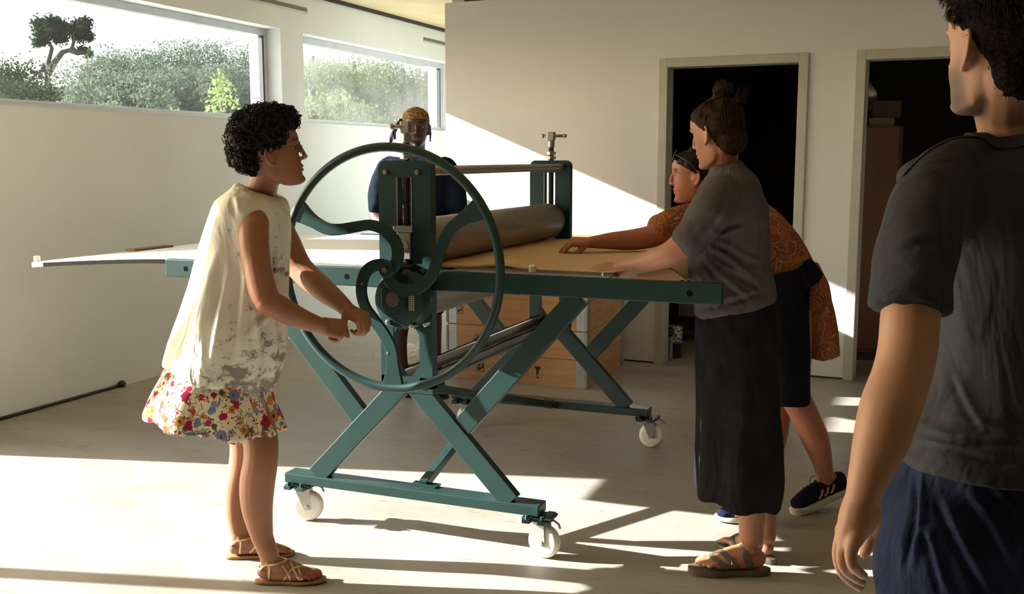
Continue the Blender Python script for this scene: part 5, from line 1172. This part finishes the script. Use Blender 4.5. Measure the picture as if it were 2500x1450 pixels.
fch([(2104, 1215, 40, hw_), (2092, 1262, 44, hw_-.005), (2076, 1308, 36, hw_-.005)]); fch([(2112, 1225, 34, hw_+.02), (2104, 1270, 38, hw_+.02), (2082, 1305, 30, hw_+.02)])
fch([(2092, 1300, 22, 1.565), (2078, 1345, 17, 1.555), (2080, 1376, 14.5, 1.555), (2098, 1397, 13, 1.57), (2110, 1406, 11, 1.58)])       # index
fch([(2072, 1308, 21, 1.585), (2056, 1352, 16.5, 1.58), (2062, 1388, 14, 1.58), (2086, 1410, 12.5, 1.60), (2106, 1422, 10.5, 1.61)])     # middle
fch([(2058, 1305, 20, 1.605), (2046, 1352, 15.5, 1.61), (2054, 1394, 13, 1.615), (2078, 1420, 12, 1.63), (2100, 1436, 10, 1.64)])        # ring
fch([(2056, 1290, 18, 1.63), (2052, 1340, 14, 1.64), (2060, 1380, 12, 1.65), (2080, 1404, 11, 1.66), (2098, 1415, 9, 1.67)])             # little
fch([(2118, 1225, 28, 1.60), (2128, 1262, 24, 1.62), (2128, 1300, 18, 1.645), (2120, 1330, 16.5, 1.65), (2110, 1352, 13.5, 1.655)])      # thumb
q1, q2 = P(2400, 1300, 1.90), P(2560, 1300, 1.96); FH = nrm(HE.X*[1, 1, 0])
add_hand(mb, P(2770, 1060, 1.95), P(2765, 1200, 1.94)-P(2770, 1060, 1.95), _R, -_Fh, [(20, 30, 20)]*4, 1.0)
mb.chain([P(2390, 1200, 1.88), np.array([q1[0], q1[1], .48]), np.array([q1[0], q1[1], .10])], [.095, .06, .045]); mb.chain([P(2570, 1200, 1.96), np.array([q2[0], q2[1], .48]), np.array([q2[0], q2[1], .10])], [.095, .06, .045])
M_SK5 = skin('olive_skin', (.44, .235, .15))
E_, bvE = finish_body('person', 'dark haired man in grey shirt and navy trousers with his back turned', mb, M_SK5, voxel=.0030, smooth=6, hf=HE,
                     tints=[lambda v: head_tint(v, HE, (.4, .2, .12), stubble=((.07, .05, .035), .8), brow=(.02, .012, .01))], loc=((q1[0]+q2[0])/2, (q1[1]+q2[1])/2, 0))
eyes(HE, E_)
cutE = lambda z: np.interp(z, [-.05, -.02, .0, .03, .05, .07, .09, .13], [-.055, -.04, -.028, .004, .035, .075, .098, .10])
he, bvhe = hair_cap(HE, E_, mat('dark_brown_short_hair', (.018, .012, .009), .75, spec=.04, build=nz((.014, .010, .008), .5, 120, .6)), [((-.02, 0, .10), (.09, .075, .055)), ((.05, 0, .105), (.055, .065, .035)), ((-.05, 0, -.03), (.042, .058, .05))], cutE, voxel=.004, grow=.007, noise_=.003)
b = MB(); vv = [bvhe.find_nearest(Vector(HE(*(RNG.normal(size=3)*[.06, .06, .06] + [0, 0, .06]))))  for _ in range(5500)]
for h in vv:
    p, no = np.array(h[0]), np.array(h[1]); L = HE.loc(p[None])[0]; ln_ = .005 if L[2] < .05 else .015
    if L[0] > .0 and L[2] < .03 and abs(L[1]) < .06: continue
    if L[0] > -.032 and L[2] < .05 and abs(L[1]) > .055: continue
    t = nrm(no*.55 - HE.Z*.25 - HE.X*.45 if L[2] < .08 else no*.6 + HE.X*.5 + RNG.normal(size=3)*.35); b.tube([p-no*.001, p + t*ln_*.5, p + nrm(t*.7 - HE.Z*.4)*ln_], [.0007, .0006, .0003], 4)
link('hair_strand', b, M_HAIR, he, smooth=True)
M_TEE = cloth('washed_black_jersey', (.052, .055, .064), d=.15, weave=500); M_TEES = M_TEE
mb = MB()
loft_px(mb, [((2405, 322), (2560, 318), 1.90, .085), ((2310, 360), (2660, 350), 1.91, .125), ((2245, 420), (2730, 410), 1.92, .150, dict(dwA=-.10, dwB=.10)), ((2262, 520), (2735, 510), 1.92, .150, dict(dwA=-.08, dwB=.08)), ((2298, 640), (2720, 640), 1.92, .140, dict(dwA=-.06, dwB=.06)), ((2305, 800), (2700, 800), 1.92, .135, dict(dwA=-.05, dwB=.05)), ((2285, 930), (2690, 930), 1.92, .14, dict(dwA=-.05, dwB=.05)), ((2245, 1040), (2700, 1040), 1.92, .15, dict(dwA=-.05, dwB=.05)), ((2210, 1110), (2712, 1122), 1.92, .165, dict(dwA=-.05, dwB=.05)), ((2205, 1128), (2714, 1152), 1.92, .168, dict(dwA=-.05, dwB=.05))])
chain_px(mb, [(2400, 372, 50, 1.86), (2340, 400, 60, 1.80), (2290, 448, 74, 1.75), (2262, 520, 92, 1.71), (2240, 620, 97, 1.67), (2228, 700, 93, 1.65)], n=24)
mb.add(*(lambda m_: (m_.v, m_.f))(MB().cyl(P(2229, 690, 1.65), P(2223, 755, 1.642), 94*1.65/FPX, 36)))
chain_px(mb, [(2430, 470, 95, 1.90), (2365, 490, 84, 1.85), (2290, 520, 80, 1.76)]); chain_px(mb, [(2660, 430, 84, 2.02), (2730, 520, 96, 2.04), (2752, 700, 86, 2.03)], n=24)
zh_ = P(2300, 1120, 1.9)[2]
def hemf(v, nr):
    k = np.exp(-((v[:, 2]-zh_-.07)/.06)**2); q = pnoise(v, (4, 4, 30), 3.0) + .5*pnoise(v, (9, 9, 60), 5.0); v = v + nr*(k*(.004+.006*q))[:, None]; return creases(v, nr, [((2240, 1045), (2520, 1085), 9, .009), ((2225, 1075), (2500, 1120), 8, .008), ((2300, 1020), (2520, 1060), 9, .007), ((2320, 900), (2420, 1060), 10, .006), ((2300, 470), (2335, 700), 9, .006), ((2180, 600), (2300, 560), 12, .004), ((2150, 735), (2300, 752), 5, .003)])
sn_, bvS = garment('shirt', mb, M_TEE, E_, .0055, 4, .006, (6, 6, 6), 31.0, hemf); sn_['label'] = 'washed dark grey short sleeved shirt'
ribbon([P(2398, 325, 1.80), P(2330, 352, 1.78), P(2270, 385, 1.75), P(2215, 440, 1.72), P(2222, 405, 1.70)][:4], bvS, .006, .003, .001, simple('dark_seam', (.02, .02, .022), .95), 'seam', sn_)
ribbon([P(2270, 420, 1.68), P(2296, 480, 1.68), P(2314, 560, 1.70), P(2320, 660, 1.74)], bvS, .004, .002, .0008, simple('dark_seam', (.02, .02, .022), .95), 'seam', sn_)
ribbon([P(2480, 336, 1.80) + _R*math.cos(t)*.072 + _Fh*(math.sin(t)*.072+.05) for t in np.linspace(3.4, 6.0, 8)], bvS, .018, .004, .001, M_TEE, 'collar', sn_)
M_JEAN = cloth('navy_trouser_cotton', (.022, .028, .058), d=.3, weave=300)
mb = MB(); loft_px(mb, [((2235, 1095), (2690, 1105), 1.92, .125, dict(dwA=-.04, dwB=.04)), ((2190, 1180), (2705, 1190), 1.92, .145, dict(dwA=-.04, dwB=.04)), ((2166, 1260), (2705, 1260), 1.92, .155, dict(dwA=-.04, dwB=.04)), ((2162, 1340), (2700, 1340), 1.92, .15, dict(dwA=-.04, dwB=.04)), ((2164, 1440), (2695, 1440), 1.92, .145, dict(dwA=-.04, dwB=.04)), ((2170, 1580), (2690, 1580), 1.92, .13, dict(dwA=-.04, dwB=.04))])
for q in (q1, q2):
    sft = -_R*.03 if q is q1 else _R*.03
    mb.chain([np.array([q[0], q[1], 1.0-.12])+sft, np.array([q[0], q[1], .60])+sft, np.array([q[0], q[1], .35]), np.array([q[0], q[1], .09])], [.12, .10, .085, .075])
def trf5(v, nr):
    d = v@(_R*.75 - _Z*.66); e = v@(_R*.66 + _Z*.75); q = np.stack([d*16, e*3.2, v@_Fh*4], 1); n_ = np.array([mnoise.noise(Vector(p)) for p in q]); return v + nr*(.014*(1-2*np.abs(n_))*np.clip((P(2300, 1140, 1.9)[2]-v[:, 2])/.12, 0, 1)*.5)[:, None]
tr5, bv5 = garment('trousers', mb, M_JEAN, E_, .0055, 3, .003, (9, 9, 5), 33.0, lambda v, nr: creases(trf5(v, nr), nr, [((2255, 1150), (2230, 1400), 9, .009), ((2290, 1180), (2420, 1460), 12, .010), ((2350, 1180), (2500, 1400), 12, .009), ((2250, 1270), (2330, 1470), 11, .009), ((2430, 1180), (2520, 1320), 12, .007)])); tr5['label'] = 'navy blue trousers'
for q in (q1, q2):
    F_ = Foot(q*[1, 1, 0] - FH*.06, q*[1, 1, 0] + FH*.20, lift=.02, left=1); m2 = MB(); m2.chain([F_(.02, 0, .035), F_(.06, 0, .045), F_(.12, 0, .036), F_(.17, 0, .028), F_(.215, 0, .022)], [.036, .042, .038, .036, .028])
    v, f, nr = remesh(m2, .006, 3); s = link('shoe', (v, f), M_SUEDE, E_, smooth=True); link('sole', sole_mesh(F_, -.02, .006, 1.05), M_BLACK, s, autosmooth=40)
# ================================================================ OUTSIDE THE WINDOWS
def _ground(nt, b):
    n = tex(nt, 'ShaderNodeTexNoise', .8, 6); r = ramp(nt, n.outputs[0], [(.3, (.20, .17, .09)), (.7, (.30, .26, .15))]); nt.links.new(r.outputs[0], b.inputs['Base Color'])
struct(link('ground', MB().box((-80, -50, -.35), (XO-.01, 95, -.10)), mat('dry_grass_ground', (.25, .2, .12), .95, build=_ground)))
struct(link('terrace_floor', MB().box((XO-3, -5, -.12), (XO-.005, 12, -.02)), simple('pale_terrace_paving', (.5, .47, .42), .8)))
def leafmat(name, c1, c2, trans=.35):
    m = bpy.data.materials.new(name); m.use_nodes = True; nt = m.node_tree; nt.nodes.clear(); o = N(nt, 'ShaderNodeOutputMaterial')
    n = tex(nt, 'ShaderNodeTexNoise', 1.6, 5, rough=.7); r = ramp(nt, n.outputs[0], [(.35, c1), (.65, c2)]); d = N(nt, 'ShaderNodeBsdfDiffuse'); t = N(nt, 'ShaderNodeBsdfTranslucent'); mx = N(nt, 'ShaderNodeMixShader'); mx.inputs[0].default_value = trans
    nt.links.new(r.outputs[0], d.inputs[0]); nt.links.new(r.outputs[0], t.inputs[0]); nt.links.new(d.outputs[0], mx.inputs[1]); nt.links.new(t.outputs[0], mx.inputs[2]); nt.links.new(mx.outputs[0], o.inputs[0]); return m
M_LOLIVE = leafmat('silver_olive_leaves', (.060, .082, .058), (.150, .180, .130)); M_LDARK = leafmat('dark_oak_leaves', (.014, .025, .014), (.045, .064, .030), .25); M_LPINE = leafmat('light_pine_needles', (.085, .12, .05), (.17, .215, .10)); M_LYOUNG = leafmat('young_bright_leaves', (.10, .16, .045), (.20, .27, .10), .4)
M_BARK = simple('dark_bark', (.06, .045, .035), .9, bumpy=.5)
def leaves(centres, radii, n, size, aspect=.45, up=0.0, rng=RNG, shell=.55, needle=None, jit=.22):
    centres = np.array(centres); radii = np.array(radii); vol = radii.prod(1)**(2/3); pr = vol/vol.sum(); k = rng.choice(len(centres), n, p=pr)
    d = rng.normal(size=(n, 3)); d /= np.linalg.norm(d, axis=1)[:, None]; r = shell + (1-shell)*rng.random(n)**.6; r *= 1+jit*rng.normal(size=n)
    c = centres[k] + d*radii[k]*r[:, None]
    a = rng.normal(size=(n, 3)); a[:, 2] += up; a += d*.5
    if needle is not None: a = a*.35 + needle
    a /= np.linalg.norm(a, axis=1)[:, None]; b = np.cross(a, rng.normal(size=(n, 3))); b /= np.linalg.norm(b, axis=1)[:, None]
    s = size*(.6+.8*rng.random(n))[:, None]; p0 = c - a*s; p1 = c + b*s*aspect; p2 = c + a*s; p3 = c - b*s*aspect
    v = np.stack([p0, p1, p2, p3], 1).reshape(-1, 3); f = np.arange(4*n).reshape(-1, 4)
    return v, [tuple(x) for x in f.tolist()]
def tree(name, lab, base, blobs, n, size, lm, trunk, group=None, cat='tree', aspect=.45, up=0.0, needle=None, tr=.12, shell=.55, jit=.22):
    base = np.array([base[0], base[1], -.1]); r = empty(name, base); tag(r, lab, cat, group)
    cs = [base + np.array(c) for c, _ in blobs]; v, f = leaves(cs, [q for _, q in blobs], n, size, aspect, up, needle=needle, shell=shell, jit=jit); link('foliage', (v, f), lm, r)
    b = MB()
    for path in trunk: b.tube([base + np.array(p) for p in path], [tr*(1-.65*i/(len(path)-1)) for i in range(len(path))], 8)
    link('trunk', b, M_BARK, r, smooth=True); return r
def hp(u, dist): d = ray(u, 390); k = np.array([d[0], d[1]]); k /= np.linalg.norm(k); return k*dist
def topz(v, dist, u=400):
    d = ray(u, v); return CAM_H + d[2]/math.hypot(d[0], d[1])*dist      # height of something seen at row v at that distance
def bushy(h, w, n, seed):
    g = np.random.default_rng(seed); out = []
    for i in range(n):
        t = g.random(); z = h*(.25+.62*t); rr = w*(1-.55*t**2)*.8; a = g.uniform(0, 6.28); out.append(((rr*math.cos(a)*g.random()**.5, rr*math.sin(a)*g.random()**.5, z), ((lambda k: (w*g.uniform(.28, .42)*k, w*g.uniform(.28, .42)*k, h*g.uniform(.10, .16)*k))((16/n)**.42))))
    return out
G_O = 'silvery olive trees behind the larger window'
ol = [(268, 125, 19, 1.5), (345, 108, 20, 1.6), (420, 96, 21, 1.7), (490, 92, 21, 1.7), (560, 84, 20, 1.6), (625, 92, 20, 1.6), (300, 170, 15, 1.4), (385, 165, 15, 1.4), (455, 160, 15.5, 1.4), (530, 150, 15, 1.4), (600, 150, 16, 1.4), (250, 205, 12, 1.1), (330, 205, 12, 1.1), (410, 212, 12, 1.1)]
for i, (u, v, dist, w) in enumerate(ol):
    h = topz(v, dist, u)+.1; w = w*dist/17; h *= 1.07; q = hp(u, dist); bl = bushy(h*.97, w, 40, 100+i)
    tree('olive_tree', 'silvery green olive tree, one of the crowd seen through the larger window', q, bl, 30000, .023, M_LOLIVE, [[(0, 0, 0), (.1, .05, h*.3), (.0, .1, h*.6)], [(.05, .02, h*.25), (.4, .1, h*.55)]], G_O, aspect=.42, up=.35, shell=.78, jit=.12)
for i, (u, v, dist, w) in enumerate([(20, 118, 22, 1.7), (95, 165, 20, 1.6), (175, 178, 19, 1.3), (-40, 90, 24, 2), (40, 190, 15, 1.3), (130, 205, 14, 1.1), (205, 190, 17, 1.2), (110, 172, 17, 1.5), (150, 188, 16, 1.5), (185, 200, 14, 1.3), (70, 170, 16, 1.5)]):
    h = topz(v, dist, u)+.1; q = hp(u, dist); tree('oak_tree', 'dark leafy tree, one of those below the lone crooked tree', q, bushy(h*.97, w, 34, 300+i), 22000, .028, M_LDARK, [[(0, 0, 0), (.1, .05, h*.3), (.0, .1, h*.6)]], 'dark trees below the lone crooked tree', aspect=.55)
# lone crooked tree against the sky
dist = 26.0; q = hp(160, dist); s_ = dist*.915/FPX
def lt(u, v, dy=0): return np.array([(u-160)*s_*_R[0], (u-160)*s_*_R[1], topz(v, dist, u)+.1]) + np.array([_Fh[0], _Fh[1], 0])*dy
bl = [(lt(u, v, dy), (ru*s_, ru*s_*1.0, rv*s_)) for u, v, ru, rv, dy in ((118, 62, 18, 18, 0), (140, 55, 20, 15, .3), (158, 62, 17, 16, -.3), (122, 90, 18, 14, 0), (150, 88, 18, 15, .3), (112, 104, 14, 9, 0), (180, 72, 16, 16, 0), (205, 62, 18, 14, .2), (228, 58, 14, 12, 0), (222, 84, 16, 14, 0), (198, 90, 14, 12, .2), (232, 96, 11, 9, 0), (215, 122, 13, 8, .1), (228, 136, 9, 8, 0), (140, 72, 20, 16, 0))]
tree('crooked_tree', 'lone crooked tree with forked trunk standing out against the sky', q, bl, 8000, .036, M_LDARK, [[lt(125, 260)*[1, 1, 0], lt(125, 260), lt(128, 180), lt(132, 150), lt(143, 118), (lt(136, 100))], [lt(130, 178), lt(145, 155), lt(168, 128), lt(190, 122), lt(200, 92)], [lt(188, 122), lt(205, 132), lt(222, 130)], [lt(120, 175), lt(120, 155)]], None, aspect=.6, tr=.09, shell=.45, jit=.38)
# bright sapling close to the window
q = hp(545, 9.4); h = topz(192, 9.4, 545)+.1; g2 = np.random.default_rng(5); bl = []
for i in range(40):
    t = i/39; z = h*.78 + (h*.22)*t; r = .30*(1-t)**1.2 + .02; a = g2.uniform(0, 6.28); bl.append(((r*math.cos(a)*g2.random(), r*math.sin(a)*g2.random(), z), (.09, .09, .06)))
for dx in (-.16, .16, .22): bl += [((dx*_R[0], dx*_R[1], h*.80), (.07, .07, .06))]
tree('sapling', 'bright green leafy sapling close outside the larger window', q, bl, 420, .019, M_LYOUNG, [[(0, 0, 0), (0, .02, h*.5), (0, 0, h*.95)]], None, 'sapling', aspect=.75, tr=.02, shell=.3)
q = hp(430, 9.6); h = topz(250, 9.6, 430)+.1; tree('sapling', 'small tuft of green leaves just above the sill of the larger window', q, [((0, 0, h*.97), (.05, .05, .03)), ((.03, .03, h*.93), (.06, .06, .05))], 60, .022, M_LYOUNG, [[(0, 0, 0), (0, .02, h*.5), (0, 0, h*.95)]], None, 'sapling', aspect=.75, tr=.012)
# feathery pines behind the far window
for i, (u, v, dist, w, m_) in enumerate([(770, 120, 24, 1.6, M_LOLIVE), (812, 142, 16, 1.15, M_LPINE), (868, 132, 17, 1.2, M_LPINE), (925, 140, 18, 1.4, M_LPINE), (985, 150, 18, 1.5, M_LPINE), (1045, 165, 18, 1.5, M_LPINE), (1100, 170, 19, 1.5, M_LPINE), (765, 200, 13, .8, M_LPINE), (850, 215, 13, .9, M_LPINE)]):
    h = (topz(v, dist, u)+.1)*1.07; q = hp(u, dist); tree('pine_tree', 'light green feathery pine, one of those seen through the smaller window' if i else 'grey green tree behind the pillar end of the smaller window', q, bushy(h*.97, w, 30, 500+i), 24000, .032, m_, [[(0, 0, 0), (.05, .05, h*.5), (0, 0, h*.9)]], 'pines behind the smaller window' if i else None, aspect=.22, up=1.3, jit=.14)
